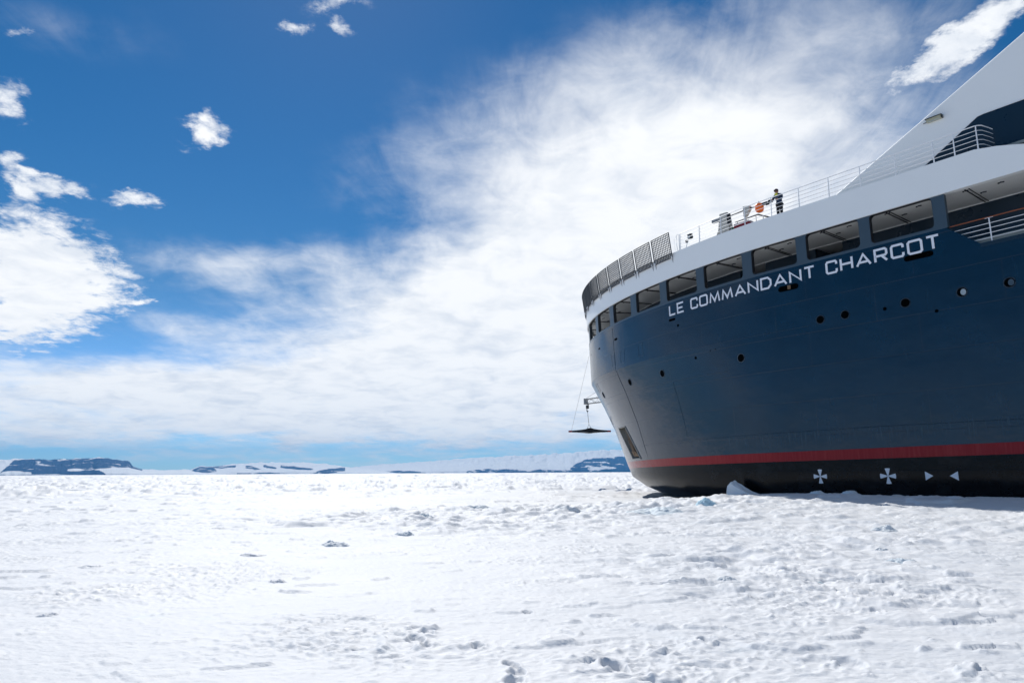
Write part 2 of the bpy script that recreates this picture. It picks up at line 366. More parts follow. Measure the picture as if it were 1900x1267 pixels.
# ------------------------------------------------------------------ the ice
def ice_height(x, y, fine=True):
    x = np.asarray(x, float); y = np.asarray(y, float)
    r = np.hypot(x, y)
    z = 0.10 * fbm(x / 19 + 3, y / 19, 3)
    z = z * sstep(r, 2, 14)
    # wind-carved sastrugi, long across the view, with undercut little ledges
    ca, sa = math.cos(R(9)), math.sin(R(9)); xr = x * ca + y * sa; yr = -x * sa + y * ca
    wob = 0.9 * perlin(x / 2.3, y / 2.3) + 0.45 * perlin(x / 0.7, y / 0.7)
    s1 = perlin(xr / 2.6 + wob, yr / 0.95); s2 = perlin(xr / 1.1 + wob + 40, yr / 0.42)
    patch = sstep(fbm(x / 6.5 + 20, y / 6.5 - 4, 3), -0.35, 0.5)
    z = z + patch * (0.035 * np.maximum(s1, -0.15) + 0.016 * np.maximum(s2, -0.1))
    def ledge(lx, ly, ox, oy, thr, wd, hgt, msk):
        n_ = perlin(xr / lx + ox + wob * 0.6, yr / ly + oy + 0.55 * wob); n_ = n_ + 0.25 * perlin(xr / lx * 3 + oy, yr / ly * 3 + ox)
        return hgt * sstep(n_, thr, thr + wd) * msk
    k1 = sstep(fbm(x / 9 + 2, y / 9 + 9, 2), -0.25, 0.25)
    z = z + ledge(2.4, 0.9, 3, 7, 0.50, 0.07, 0.045, k1 * (0.5 + 0.5 * sstep(r, 7, 18))) + ledge(1.0, 0.42, 31, 17, 0.60, 0.07, 0.034, np.maximum(k1, 0.35)) + ledge(0.5, 0.24, 51, 3, 0.58, 0.09, 0.022, np.maximum(patch, 0.4)) * (r < 45)
    z = z + ledge(4.5, 2.4, 13, 27, 0.45, 0.16, 0.10, sstep(r, 12, 30) * sstep(fbm(x / 1.3, y / 1.1 + 4, 2), -0.3, 0.3))
    # rubble: broken slabs drifted over, in zones
    u = (x - PX) * _d[0] + (y - PY) * _d[1]; v = (x - PX) * _p[0] + (y - PY) * _p[1]
    def zone(cx, cy, rx, ry, rot=0):
        c, s = math.cos(rot), math.sin(rot); dx = x - cx; dy = y - cy
        return np.exp(-(((dx * c + dy * s) / rx) ** 2 + ((-dx * s + dy * c) / ry) ** 2))
    rz = 0.95 * zone(1.5, 31, 11, 4.0, 0.12) + 0.55 * zone(4.6, 12, 3.2, 3.6, 0.5) + 0.6 * zone(8.0, 17, 4.5, 2.4, 0.5) + 0.5 * zone(-7, 24, 8, 3) + 0.3 * zone(-16, 45, 12, 4) + 0.5 * zone(-20, 75, 30, 8) + 0.45 * zone(15, 95, 40, 10) + 0.35 * zone(-45, 130, 50, 14)
    rz = rz + 0.32 * sstep(fbm(x / 17 - 8, y / 17 + 2, 3), 0.15, 0.7) * sstep(r, 7, 20)
    rz = np.clip(rz, 0, 1)
    hull_e = (np.maximum(u, 0) / 25.0) ** 1.8 + (np.abs(v) / 14.0) ** 2
    rz = rz * sstep(hull_e, 1.1, 2.0)
    b1 = np.abs(perlin(x / 1.5 + 3, y / 1.1)); b2 = perlin(x / 0.62 + 11, y / 0.5 - 3); b3 = perlin(x / 0.27, y / 0.23 + 31)
    slab = np.round(3 * perlin(x / 1.9 + 5.5 + 0.5 * b2, y / 1.3 + 0.3 * b2)) / 3
    z = z + rz * (0.30 * np.clip(b1 - 0.2, 0, 1) + 0.12 * b2 + 0.06 * b3 + 0.14 * np.maximum(slab, 0))
    # hummocks and low steps all the way to the horizon
    far = sstep(r, 30, 90)
    hm = fbm(x / 9.0, y / 5.0 + 60, 4, 0.55)
    z = z + far * 0.40 * np.clip(hm - 0.22, 0, 1.2) ** 0.7
    z = z + sstep(r, 45, 80) * (0.30 * sstep(fbm(x / 5.5 + 31, y / 8.0 + 7, 3, 0.6), 0.34, 0.50) + 0.20 * sstep(fbm(x / 2.6 + 3, y / 4.0 + 71, 3, 0.6), 0.42, 0.56))
    z = z + sstep(r, 150, 260) * 0.5 * sstep(fbm(x / 13 + 1, y / 22 + 7, 3, 0.65), 0.36, 0.52)
    hf = fbm(x / 34.0 + 5, y / 26.0 + 60, 4, 0.6); z = z + sstep(r, 120, 300) * 0.75 * np.clip(hf - 0.25, 0, 1.2) ** 0.6
    if fine:
        # wind crust: sharp little crests, flakes and clods, patchy
        cr = 0.10 + 0.90 * sstep(fbm(x / 3.4 + 5, y / 2.6 + 1, 4), -0.15, 0.7)
        ridg = 1 - np.abs(perlin(xr / 0.42 + wob, yr / 0.22)); z = z + 0.024 * cr * sstep(ridg, 0.75, 1.0)
        ridg = 1 - np.abs(perlin(xr / 0.19 + 8 + wob, yr / 0.12)); z = z + 0.012 * (0.3 + cr) * sstep(ridg, 0.65, 1.0)
        z = z + 0.012 * fbm(x / 0.55, y / 0.42, 3) * (0.25 + rz + 0.5 * cr) + 0.008 * perlin(x / 0.10, y / 0.085) * (0.3 + cr + rz)
        cl = perlin(xr / 0.62 + 70, yr / 0.30 + 12); z = z + 0.030 * sstep(cl, 0.48, 0.60) * sstep(fbm(x / 3.1 + 2, y / 3.1 + 9, 2), -0.05, 0.4)
        cl = perlin(x / 0.21 + 7, y / 0.19 + 21); z = z + 0.020 * sstep(cl, 0.56, 0.74) * cr * cr
    # bank pushed up along the ship's side, and the lead at the bow
    near = np.clip((14 - v) / -1, 0, None)                      # metres out from the straight side
    outside = v - 13.9
    bank = 0.60 * sstep(-u, -7.5, 0.5) * np.exp(-(np.maximum(outside, 0) / 8.5) ** 2)
    bank = bank * sstep(v, 5, 12)
    z = z + bank
    # keep the sheet under the hull out of sight
    inside = sstep(-v, -13.2, -11.5) * sstep(-np.abs(v), -13.4, -11.8) * sstep(-u, -14, -8)
    z = z - 0.9 * inside
    lead = np.exp(-(((u - 14.5) / 4.6) ** 2 + ((v - 6.5) / 5.5) ** 2)); z = z - 0.22 * lead
    return z
PRINTS = [(772, 1174, .10, .0), (790, 1184, .09, .1), (771, 1196, .11, .05), (790, 1207, .08, .0), (949, 1238, .08, .1), (957, 1251, .10, .0), (951, 1266, .10, .0), (1138, 1240, .12, .1), (1157, 1248, .07, 0),
          (1576, 1237, .15, 0.0), (1310, 1198, .10, .0), (1629, 1136, .09, .0), (885, 1206, .09, .0), (978, 1143, .08, 0)]
def build_ice():
    na = 820
    fa = np.concatenate([np.linspace(-43, 43, na), np.linspace(43, 317, 70)[1:-1]])
    th = np.radians(fa)
    r = [0.6, 1.2, 1.8, 2.4, 3.0, 3.4]
    while r[-1] < 62: r.append(r[-1] * 1.0041)
    while r[-1] < 420: r.append(r[-1] * 1.0065)
    while r[-1] < 18000: r.append(r[-1] * 1.025)
    r = np.array(r); nr, nt = len(r), len(th)
    X = r[:, None] * np.sin(th)[None]; Y = r[:, None] * np.cos(th)[None]
    Z = ice_height(X, Y)
    for (px, py, sz, tl) in PRINTS:
        g = ground_at(px, py, 0.0); sz *= 0.85
        dx = (X - g[0]); dy = (Y - g[1])
        c, s = math.cos(tl * 5), math.sin(tl * 5)
        q = ((dx * c + dy * s) / sz) ** 2 + ((-dx * s + dy * c) / (sz * 1.5)) ** 2
        q = q + 0.5 * perlin(X * 7, Y * 7)
        Z += -0.05 * (1 - sstep(q, 0.25, 1.1)) + 0.008 * np.exp(-((q - 1.3) / 0.5) ** 2)
    Z = np.where(r[:, None] > 400, Z * np.exp(-(r[:, None] - 400) / 3000), Z)
    V = np.stack([X, Y, Z], -1).reshape(-1, 3)
    V = np.vstack([V, [[0, 0, 0]]])
    i = np.arange(nr - 1)[:, None] * nt; j = np.arange(nt)[None]; j2 = (j + 1) % nt
    Fq = np.stack([i + j, i + nt + j, i + nt + j2, i + j2], -1).reshape(-1, 4)
    tri = np.stack([np.full(nt, len(V) - 1), np.arange(nt), (np.arange(nt) + 1) % nt], -1)
    me = bpy.data.meshes.new('sea_ice')
    me.vertices.add(len(V)); me.vertices.foreach_set('co', V.ravel().astype(np.float32))
    nl = Fq.size + tri.size
    me.loops.add(nl); me.loops.foreach_set('vertex_index', np.concatenate([Fq[:, ::-1].ravel(), tri[:, ::-1].ravel()]).astype(np.int32))
    npoly = len(Fq) + len(tri); me.polygons.add(npoly)
    st = np.concatenate([np.arange(len(Fq)) * 4, Fq.size + np.arange(len(tri)) * 3]).astype(np.int32)
    me.polygons.foreach_set('loop_start', st); me.polygons.foreach_set('use_smooth', np.ones(npoly, bool))
    me.update(calc_edges=True); me.validate()
    me.materials.append(MATS['snow'])
    o = bpy.data.objects.new('sea_ice', me); C.objects.link(o); tag(o, kind='structure'); return o
ice = build_ice()
if ice.data.polygons[1000].normal.z < 0: ice.data.flip_normals()

# ------------------------------------------------------------------ far land
def hor(px): return 881.6 - 0.00524 * px
def far_land(name, dist, prof, rocks, holes, x0, x1, depth, seed, label):
    """prof: skyline (px, py); rocks: (px, top, bottom) runs of bare cliff; standing `dist` metres away"""
    n = int((x1 - x0) / 1.5); xs = np.linspace(x0, x1, n); rows = 44
    top = np.interp(xs, [p[0] for p in prof], [p[1] for p in prof])
    H = np.maximum(hor(xs) - top, 0.15)
    ang = np.array([azel(x, 870)[0] for x in xs])
    H = H + 0.5 * np.minimum(H / 8, 1) * fbm(xs / 23 + seed, xs * 0 + seed, 4)
    H = np.maximum(H, 0.05)
    t = np.linspace(0, 1, rows)
    V = np.zeros((rows, n, 3)); A = np.zeros((rows, n))
    for k, tt in enumerate(t):
        rr = dist + depth * tt ** 1.6
        e = tt if k < rows - 4 else t[rows - 5] - 0.03 * (k - rows + 5)
        jag = 1 + 0.06 * fbm(xs / 11 + seed * 3, xs * 0 + tt * 5, 3)
        hpx = H * min(tt / t[rows - 5], 1.0) * jag if k < rows - 4 else H * (1 - 0.25 * (k - rows + 5))
        hz = hpx / 1290 * (rr if k < rows - 4 else dist + depth * t[rows - 5] ** 1.6) * np.cos(np.radians(ang)) ** 0
        dd = rr * (1 + 0.012 * fbm(xs / 40 + seed, xs * 0 + seed * 2, 3))
        V[k, :, 0] = dd * np.sin(np.radians(ang)); V[k, :, 1] = dd * np.cos(np.radians(ang)); V[k, :, 2] = hz + CAMH - 4 * (k == 0)
        yy = hor(xs) - hpx
        for run in rocks:
            rx = [p[0] for p in run]
            tp = np.interp(xs, rx, [p[1] for p in run]); bt = np.interp(xs, rx, [p[2] for p in run])
            ins = sstep(yy, tp - 1.6, tp + 1.6) * (1 - sstep(yy, bt - 1.4, bt + 1.2)) * (xs > rx[0]) * (xs < rx[-1])
            A[k] = np.maximum(A[k], ins)
        for (hx, hy, rx_, ry_) in holes:
            A[k] *= 1 - np.exp(-(((xs - hx) / rx_) ** 2 + ((yy - hy) / ry_) ** 2))
    me = bpy.data.meshes.new(name)
    i = np.arange(rows - 1)[:, None] * n; j = np.arange(n - 1)[None]
    Fq = np.stack([i + j, i + j + 1, i + n + j + 1, i + n + j], -1).reshape(-1, 4)
    me.from_pydata(V.reshape(-1, 3).tolist(), [], Fq.tolist()); me.update()
    at = me.attributes.new('rock', 'FLOAT', 'POINT'); at.data.foreach_set('value', A.ravel().astype(np.float32))
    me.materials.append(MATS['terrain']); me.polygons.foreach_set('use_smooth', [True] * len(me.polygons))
    o = bpy.data.objects.new(name, me); C.objects.link(o); tag(o, label, kind='structure'); return o
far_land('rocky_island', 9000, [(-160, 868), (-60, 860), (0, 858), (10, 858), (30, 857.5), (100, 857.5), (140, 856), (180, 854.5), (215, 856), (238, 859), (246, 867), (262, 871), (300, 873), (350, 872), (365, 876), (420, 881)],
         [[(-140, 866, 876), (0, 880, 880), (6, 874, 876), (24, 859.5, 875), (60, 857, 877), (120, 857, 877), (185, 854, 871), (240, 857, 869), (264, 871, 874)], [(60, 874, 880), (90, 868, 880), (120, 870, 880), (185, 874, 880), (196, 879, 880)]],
         [(140, 873, 18, 2.0), (215, 871, 16, 2), (70, 862, 6, 1.5)], -200, 420, 2500, 1.3, 'haze-blue rocky island with snow at its foot on the left horizon')
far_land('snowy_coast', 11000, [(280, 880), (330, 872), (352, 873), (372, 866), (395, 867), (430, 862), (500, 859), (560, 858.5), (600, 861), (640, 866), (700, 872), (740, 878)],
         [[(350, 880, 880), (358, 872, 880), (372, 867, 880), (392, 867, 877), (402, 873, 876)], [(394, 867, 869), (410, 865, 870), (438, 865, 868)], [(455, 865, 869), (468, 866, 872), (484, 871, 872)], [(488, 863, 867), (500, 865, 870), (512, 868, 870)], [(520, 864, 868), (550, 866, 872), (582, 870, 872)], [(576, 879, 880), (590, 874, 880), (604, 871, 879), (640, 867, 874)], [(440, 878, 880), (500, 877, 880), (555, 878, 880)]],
         [], 280, 742, 3000, 4.7, 'low snowy coast with small haze-blue outcrops on the horizon')
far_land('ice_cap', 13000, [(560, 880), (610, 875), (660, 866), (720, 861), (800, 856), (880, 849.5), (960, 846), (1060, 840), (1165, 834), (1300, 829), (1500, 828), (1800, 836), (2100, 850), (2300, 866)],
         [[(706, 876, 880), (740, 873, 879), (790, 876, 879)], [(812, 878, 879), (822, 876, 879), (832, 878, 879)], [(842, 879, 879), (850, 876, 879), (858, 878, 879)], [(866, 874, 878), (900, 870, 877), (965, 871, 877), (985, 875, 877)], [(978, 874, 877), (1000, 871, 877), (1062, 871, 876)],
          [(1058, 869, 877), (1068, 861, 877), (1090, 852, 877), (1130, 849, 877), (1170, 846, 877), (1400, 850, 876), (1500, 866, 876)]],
         [(1105, 869, 20, 3.6), (1132, 868, 14, 2.5), (1110, 858, 16, 1.0)], 560, 2300, 4200, 8.1, 'broad white ice cap rising to a haze-blue cliff beside the bow')

# ------------------------------------------------------------------ the ship
ship = empty('cruise_ship', (PX, PY, 0), math.pi / 2 + TH)
tag(ship, 'navy hulled expedition cruise ship with white upper deck, bow to the left in the ice', 'ship')

# hull shell
POC = (16.55, 18.75, 2.62, 4.95)      # anchor pocket (s0, s1, z0, z1)
def shear(s0, z):
    w = math.exp(-((s0 - 17.6) / 3.6) ** 4)
    return s0 + 0.80 * (z - 3.75) * w * float(sstep(np.array(z), 0.5, 2.2) * (1 - sstep(np.array(z), 5.4, 8.5)))
def build_hull():
    ss = list(np.arange(-118, -15, 4.0)) + list(np.arange(-15, 13, 0.45)) + list(np.arange(13.05, SMAX - 0.1, 0.3))
    ss = sorted([s for s in ss if min(abs(s - POC[0]), abs(s - POC[1])) > 0.1] + [POC[0], POC[1]]) + [SMAX]
    zs = [-1.2, -.6, -.1, 0, .1, .25, .45, .66, .9, 1.1, 1.36, 1.7, 2.1, POC[2], 3.0, 3.5, 4.0, 4.5, POC[3], 5.3, 5.8, 6.3, 6.8, 7.2, 7.7, 8.2, 8.6, 8.9, 8.95, 9.0, 9.4, 10.0, 10.6, 11.15]
    nz = len(zs); me = bpy.data.meshes.new('hull')
    V, UV = [], []
    for sgn in (1, -1):
        for s in ss:
            for z in zs:
                q = HP(shear(s, z), z); V.append((q[0], sgn * q[1], z)); UV.append((s, z))
    ns = len(ss); Fs = []
    for k in range(2):
        for i in range(ns - 1):
            for j in range(nz - 1):
                if POC[0] - 1e-6 <= ss[i] < POC[1] - 1e-6 and POC[2] - 1e-6 <= zs[j] < POC[3] - 1e-6: continue
                a = k * ns * nz + i * nz + j
                f = (a, a + 1, a + nz + 1, a + nz); Fs.append(f if k == 0 else f[::-1])
    b0 = [(0 * nz + j) for j in range(nz)]; b1 = [ns * nz + j for j in range(nz)]
    for j in range(nz - 1): Fs.append((b0[j], b1[j], b1[j + 1], b0[j + 1]))
    me.from_pydata(V, [], Fs); me.update()
    ul = me.uv_layers.new(name='UVMap')
    li = np.zeros(len(me.loops), np.int32); me.loops.foreach_get('vertex_index', li)
    ul.data.foreach_set('uv', np.array(UV, np.float32)[li].ravel())
    bm = bmesh.new(); bm.from_mesh(me); bmesh.ops.remove_doubles(bm, verts=bm.verts, dist=1e-4); bmesh.ops.recalc_face_normals(bm, faces=bm.faces)
    kn = [e for e in bm.edges if all(abs(v.co.z - 8.95) < 1e-3 for v in e.verts)]
    for e in kn: e.smooth = False
    bm.to_mesh(me); bm.free()
    me.polygons.foreach_set('use_smooth', [True] * len(me.polygons)); me.materials.append(MATS['hull'])
    o = bpy.data.objects.new('hull', me); C.objects.link(o); o.parent = ship; return o
hull = build_hull()

def srange(a, b, st):
    n = max(1, int(round(abs(b - a) / st))); return [a + (b - a) * i / n for i in range(n + 1)]
def wall_strip(name, material, s0, s1, zb, zt, off=0.0, th=0.2, step=0.5, parent=ship, uv=False):
    """thick strip of plating following the side; zb, zt may be functions of s"""
    fb = zb if callable(zb) else (lambda s: zb); ft = zt if callable(zt) else (lambda s: zt)
    m = MB(); vs = []; st = srange(s0, s1, step)
    for s in st:
        vs += [HD(s, fb(s), off), HD(s, ft(s), off), HD(s, ft(s), off - th), HD(s, fb(s), off - th)]
    fs = []
    for i in range(len(st) - 1):
        a = 4 * i
        for k in range(4): fs.append((a + k, a + (k + 1) % 4, a + 4 + (k + 1) % 4, a + 4 + k))
    e = 4 * (len(st) - 1); fs += [(0, 1, 2, 3), (e + 3, e + 2, e + 1, e)]
    m.add(vs, fs); o = m.build(name, material, parent)
    if uv:
        ul = o.data.uv_layers.new(name='UVMap')
        for lp in o.data.loops:
            i = lp.vertex_index // 4; co = o.data.vertices[lp.vertex_index].co; ul.data[lp.index].uv = (st[i], co.z)
    return o
TOT = 2 * SMAX
# navy sheer strake that carries the name, cut down where the promenade opens
def strake_top(s):
    s = min(s, TOT - s); return 12.22 if s > -8.55 else (11.16 + (12.22 - 11.16) * max(0.0, (s + 9.75) / 1.2) if s > -9.75 else 11.17)
wall_strip('sheer_strake', 'hull', -9.75, TOT + 9.75, 11.151, strake_top, 0.0, 0.22, 0.3, uv=True)
# slate bulwark with rounded openings
OPEN = [(-8.10, -5.32), (-4.80, -2.05), (-1.50, 1.19), (1.82, 4.67), (5.30, 8.09), (8.77, 11.59), (12.34, 15.09), (15.82, 18.5), (19.2, 21.95), (22.65, 25.4), (26.1, 28.85)]
ZO0, ZO1, ZB0, ZB1 = 12.36, 13.80, 12.221, 13.85
def bulwark():
    m = MB(); th = 0.24
    ops = OPEN + [(TOT - b, TOT - a) for a, b in OPEN[::-1]]
    edges = [-8.62] + [(ops[i][1] + ops[i + 1][0]) / 2 for i in range(len(ops) - 1)] + [TOT + 8.62]
    for k, (a, b) in enumerate(ops):
        s0, s1 = edges[k], edges[k + 1]; cs, cz = (a + b) / 2, (ZO0 + ZO1) / 2; hw, hh, rr = (b - a) / 2, (ZO1 - ZO0) / 2, 0.20
        hole, rim = [], []
        for (qx, qz, a0) in ((1, 1, 0), (-1, 1, 90), (-1, -1, 180), (1, -1, 270)):
            cxn, czn = cs + qx * (hw - rr), cz + qz * (hh - rr)
            pts = [(cxn + rr * math.cos(R(a0 + t)), czn + rr * math.sin(R(a0 + t))) for t in (0, 15, 30, 45, 60, 75, 90)]
            hole += pts
            S, Z = (s1 if qx > 0 else s0), (ZB1 if qz > 0 else ZB0)
            for i, p in enumerate(pts):
                vert = (i < 3) if qx * qz > 0 else (i > 3)
                if i == 3: rim.append((S, Z))
                elif vert: rim.append((S, p[1]))
                else: rim.append((p[0], Z))
            # along straight top and bottom edges add points to follow the curve
            if a0 == 0 or a0 == 180:
                zz, Zr = (ZO1, ZB1) if a0 == 0 else (ZO0, ZB0); x0 = pts[-1][0]; x1 = cs - qx * (hw - rr)
                for t in (0.2, 0.4, 0.6, 0.8): hole.append((x0 + (x1 - x0) * t, zz)); rim.append((x0 + (x1 - x0) * t, Zr))
        n = len(hole); vs = []
        for off in (0.0, -th):
            vs += [HD(s, z, off) for s, z in rim] + [HD(s, z, off) for s, z in hole]
        fs = []
        for i in range(n):
            j = (i + 1) % n
            fs += [(i, j, n + j, n + i), (2 * n + j, 2 * n + i, 3 * n + i, 3 * n + j), (n + i, n + j, 3 * n + j, 3 * n + i)]
        m.add(vs, fs)
        # close both ends of the run
    for s in (-8.62, TOT + 8.62):
        m.add([HD(s, ZB0, 0), HD(s, ZB1, 0), HD(s, ZB1, -th), HD(s, ZB0, -th)], [(0, 1, 2, 3)])
    return m.build('bulwark', 'slate', ship, fix=True)
bulwark()
for k, (a, b) in enumerate(OPEN):           # black rims round each opening, also painting the shadow line under the band
    m = MB(); cs, cz = (a + b) / 2, (ZO0 + ZO1) / 2; hw, hh, rr = (b - a) / 2 - 0.004, (ZO1 - ZO0) / 2 - 0.004, 0.196
    loop = []
    for (qx, qz, a0) in ((1, 1, 0), (-1, 1, 90), (-1, -1, 180), (1, -1, 270)):
        loop += [(cs + qx * (hw - rr) + rr * math.cos(R(a0 + t)), cz + qz * (hh - rr) + rr * math.sin(R(a0 + t))) for t in range(0, 91, 15)]
        if a0 in (0, 180): loop += [(cs + qx * (hw - rr) * (1 - 2 * t), cz + qz * hh) for t in (0.2, 0.4, 0.6, 0.8)]
    n = len(loop); vs = []
    for off, ins in ((-0.02, 0), (-0.21, 0), (-0.21, 0.03), (-0.02, 0.012)):
        for (s, z) in loop:
            vs.append(HD(s + (cs - s) / hw * ins, z + (cz - z) / hh * ins, off))
    fs = [(r * n + i, r * n + (i + 1) % n, ((r + 1) % 4) * n + (i + 1) % n, ((r + 1) % 4) * n + i) for r in range(4) for i in range(n)]
    m.add(vs, fs); m.build('opening_rim', 'black', ship)
# white upper band round the foredeck
def band_top(s):
    s = min(s, TOT - s)
    return float(np.interp(s, [-14, -13, -11.77, -10.84, -10.3, -10.0, 0], [14.2, 14.45, 14.89, 15.17, 15.27, 15.33, 15.33]))
wall_strip('deck_band', 'white_paint', -60, TOT + 60, 13.79, band_top, 0.07, 0.30, 0.4)
wall_strip('promenade_sill', 'navy_flat', -60, -9.752, 11.0, 11.17, 0.001, 0.35, 2.0)
wall_strip('promenade_sill', 'navy_flat', TOT + 9.752, TOT + 60, 11.0, 11.17, 0.001, 0.35, 2.0)
for s in (-19.5, -28, -36.5, -45, -53.5):
    wall_strip('side_pillar', 'slate', s, s + 0.7, 11.17, 13.80, 0.0, 0.24, 0.7)
wall_strip('aft_side', 'white_paint', -117.9, -60.01, 11.16, 14.2, 0.0, 0.3, 4)
wall_strip('aft_side', 'white_paint', TOT + 60.01, TOT + 117.9, 11.16, 14.2, 0.0, 0.3, 4)
# decks, as flat plates following the side
def plate(name, material, z, off, th, s0=-60, parent=ship):
    m = MB(); st = srange(s0, -12, 8)[:-1] + srange(-12, SMAX - 0.3, 0.6)
    top, bot = [], []
    for s in st:
        q = HD(s, z, -off); top += [(q[0], q[1], z), (q[0], -q[1], z)]
    n = len(st); vs = top + [(a, b, c - th) for a, b, c in top]; fs = []
    for i in range(n - 1):
        a = 2 * i; fs += [(a, a + 1, a + 3, a + 2), (2 * n + a + 2, 2 * n + a + 3, 2 * n + a + 1, 2 * n + a), (a + 2, 2 * n + a + 2, 2 * n + a, a), (a + 1, 2 * n + a + 1, 2 * n + a + 3, a + 3)]
    fs += [(1, 0, 2 * n, 2 * n + 1), (2 * n - 2, 2 * n - 1, 4 * n - 1, 4 * n - 2)]
    m.add(vs, fs); return m.build(name, material, parent)
plate('foredeck', 'deck_green', 15.20, 0.24, 0.12)
plate('mooring_deck', 'deck_green', 11.45, 0.26, 0.25)
plate('mooring_ceiling', 'ceiling', 14.02, 0.235, 0.12)
plate('upper_fill', 'dark_inner', 14.95, 0.26, 0.3)
# inner bulkhead of the mooring deck; a bay opens into the winch space amidships of the name
INNER = 2.9
for (a, b) in ((-60, -2.6), (-1.0, 2.4), (4.4, SMAX * 2 - 4.4)):
    wall_strip('inner_bulkhead', 'navy_flat', a, b, 11.45, 13.895, -INNER, 0.12, 0.6)
for s in (-2.6, -1.0, 2.4, 4.4):
    p0 = HD(s, 11.45, -INNER - 0.13); nrm = HD(s, 11.45, -INNER - 3.2)
    m = MB(); dv = Vector((HP(s + 0.06, 11.45) - HP(s - 0.06, 11.45)).tolist()); m.prism([p0, nrm, nrm + np.array([0, 0, 2.44]), p0 + np.array([0, 0, 2.44])], dv); m.build('winch_bay_wall', 'navy_flat', ship)
for s in (-1.8, 3.4):
    m = MB(); c = HD(s, 12.2, -INNER - 1.4); m.box(c + np.array([0, 0, 0.0]), (1.1, 1.0, 1.0)); m.tube([c + np.array([-.8, 0, .6]), c + np.array([.8, 0, .6])], 0.34, 12); m.build('mooring_winch', 'dark_inner', ship)
wall_strip('ceiling_edge_trim', 'white_paint', -60, SMAX, 13.86, 13.893, -INNER + 0.05, 0.045, 0.6)
for (a, b) in OPEN[:10] + [(-11.4, -8.7), (-14.8, -12.1)]:
    s = b - 0.62; t = Vector((HP(s + 0.05, 13) - HP(s - 0.05, 13)).tolist()).normalized()
    for ds, w in ((0.0, 0.035), (0.14, 0.02)):
        m = MB(); p0 = HD(s - ds, 13.893, -0.30); p1 = HD(s - ds, 13.893, -INNER + 0.06)
        m.prism([p0, p1, p1 - np.array([0, 0, .035]), p0 - np.array([0, 0, .035])], t * w); m.build('ceiling_beam', 'black', ship)
    for fs_, fo in ((0.30, 0.9), (0.62, 1.5), (0.78, 0.7)):
        c = HD(a + (b - a) * fs_, 13.886, -fo); m = MB()
        m.box(c, (0.16, 0.09, 0.03), Matrix.Rotation(0.3, 3, 'Z')); m.tube([c + np.array([0.13, 0, 0.01]), c + np.array([0.13, 0, -0.03])], 0.04, 8); m.build('ceiling_light', 'dark_inner', ship)

# superstructure wedge
Y0 = 13.0
def superstructure():
    root = empty('superstructure', parent=ship)
    zt = 30.0; sl_ = (20.38 - 15.76) / (12.15 - 3.14)
    def ua(z): return -3.14 - (z - 15.76) / sl_
    prof = [(ua(15.05), 15.05), (ua(zt), zt), (-58, zt), (-58, 15.05)]
    m = MB(); c = 0.16
    ni = Vector((-sl_, 0, -1)).normalized() * 0 
    # side plates carry a bevel along the raked edge
    pts = lambda y, ins: [(u - (ins / math.sin(math.atan(sl_)) if i < 2 else 0), y, z - (ins if i in (1, 2) else 0)) for i, (u, z) in enumerate(prof)]
    a, b, d_, e = pts(Y0, 0.10), pts(Y0 - 0.16, 0.0), pts(-Y0 + 0.16, 0.0), pts(-Y0, 0.10)
    vs = a + b + d_ + e; fs = [(0, 1, 2, 3), (15, 14, 13, 12)]
    for k in (0, 4, 8):
        for i in range(4): fs.append((k + i, k + (i + 1) % 4, k + 4 + (i + 1) % 4, k + 4 + i))
    m.add(vs, fs); m.build('raked_house', 'white_paint', root)
    # navy panel let into the side
    nav = [(-7.35, 15.58), (-7.69, 15.79), (-10.0, 17.24), (-10.25, 17.27), (-57.9, 17.27), (-57.9, 15.25), (-7.35, 15.25)]
    for sg in (1, -1):
        m = MB(); m.prism([(u, sg * Y0, z) for u, z in nav], (0, sg * 0.02, 0)); m.build('navy_panel', 'navy_flat', root)
        m = MB(); m.tube([(u, sg * (Y0 + 0.02), z) for u, z in [(-7.69, 15.79), (-10.0, 17.24), (-10.25, 17.275), (-57.9, 17.275)]], 0.02, 5); m.build('panel_trim', 'rail_white', root)
    # floodlight
    f = MB(); f.box((-8.34, Y0 + 0.12, 17.82), (0.62, 0.2, 0.13)); fo = f.build('floodlight', 'lamp_housing', root)
    g = MB(); g.box((-8.34, Y0 + 0.14, 17.895), (0.70, 0.24, 0.025)); g.box((-8.68, Y0 + 0.12, 17.84), (0.03, 0.22, 0.15)); g.build('hood', 'black', fo)
    g = MB(); g.tube([(-8.03, Y0 + 0.1, 17.80), (-7.86, Y0 + 0.1, 17.79)], 0.018, 6); g.build('cable_gland', 'black', fo)
    g = MB(); g.box((-8.34, Y0 + 0.15, 17.752), (0.5, 0.1, 0.008)); g.build('lens', 'glass', fo)
    # bridge windows on the raked front
    for k in range(9):
        m = MB(); y = -10.4 + 2.6 * k; z = 25.4; n = Vector((sl_, 0, 1)).normalized()
        q = [Vector((ua(zz), yy, zz)) + n * 0.01 for zz, yy in ((24.6, y - 1.1), (24.6, y + 1.1), (26.2, y + 1.1), (26.2, y - 1.1))]
        m.prism(q, n * 0.03); m.build('bridge_window', 'navy_flat', root)
superstructure()

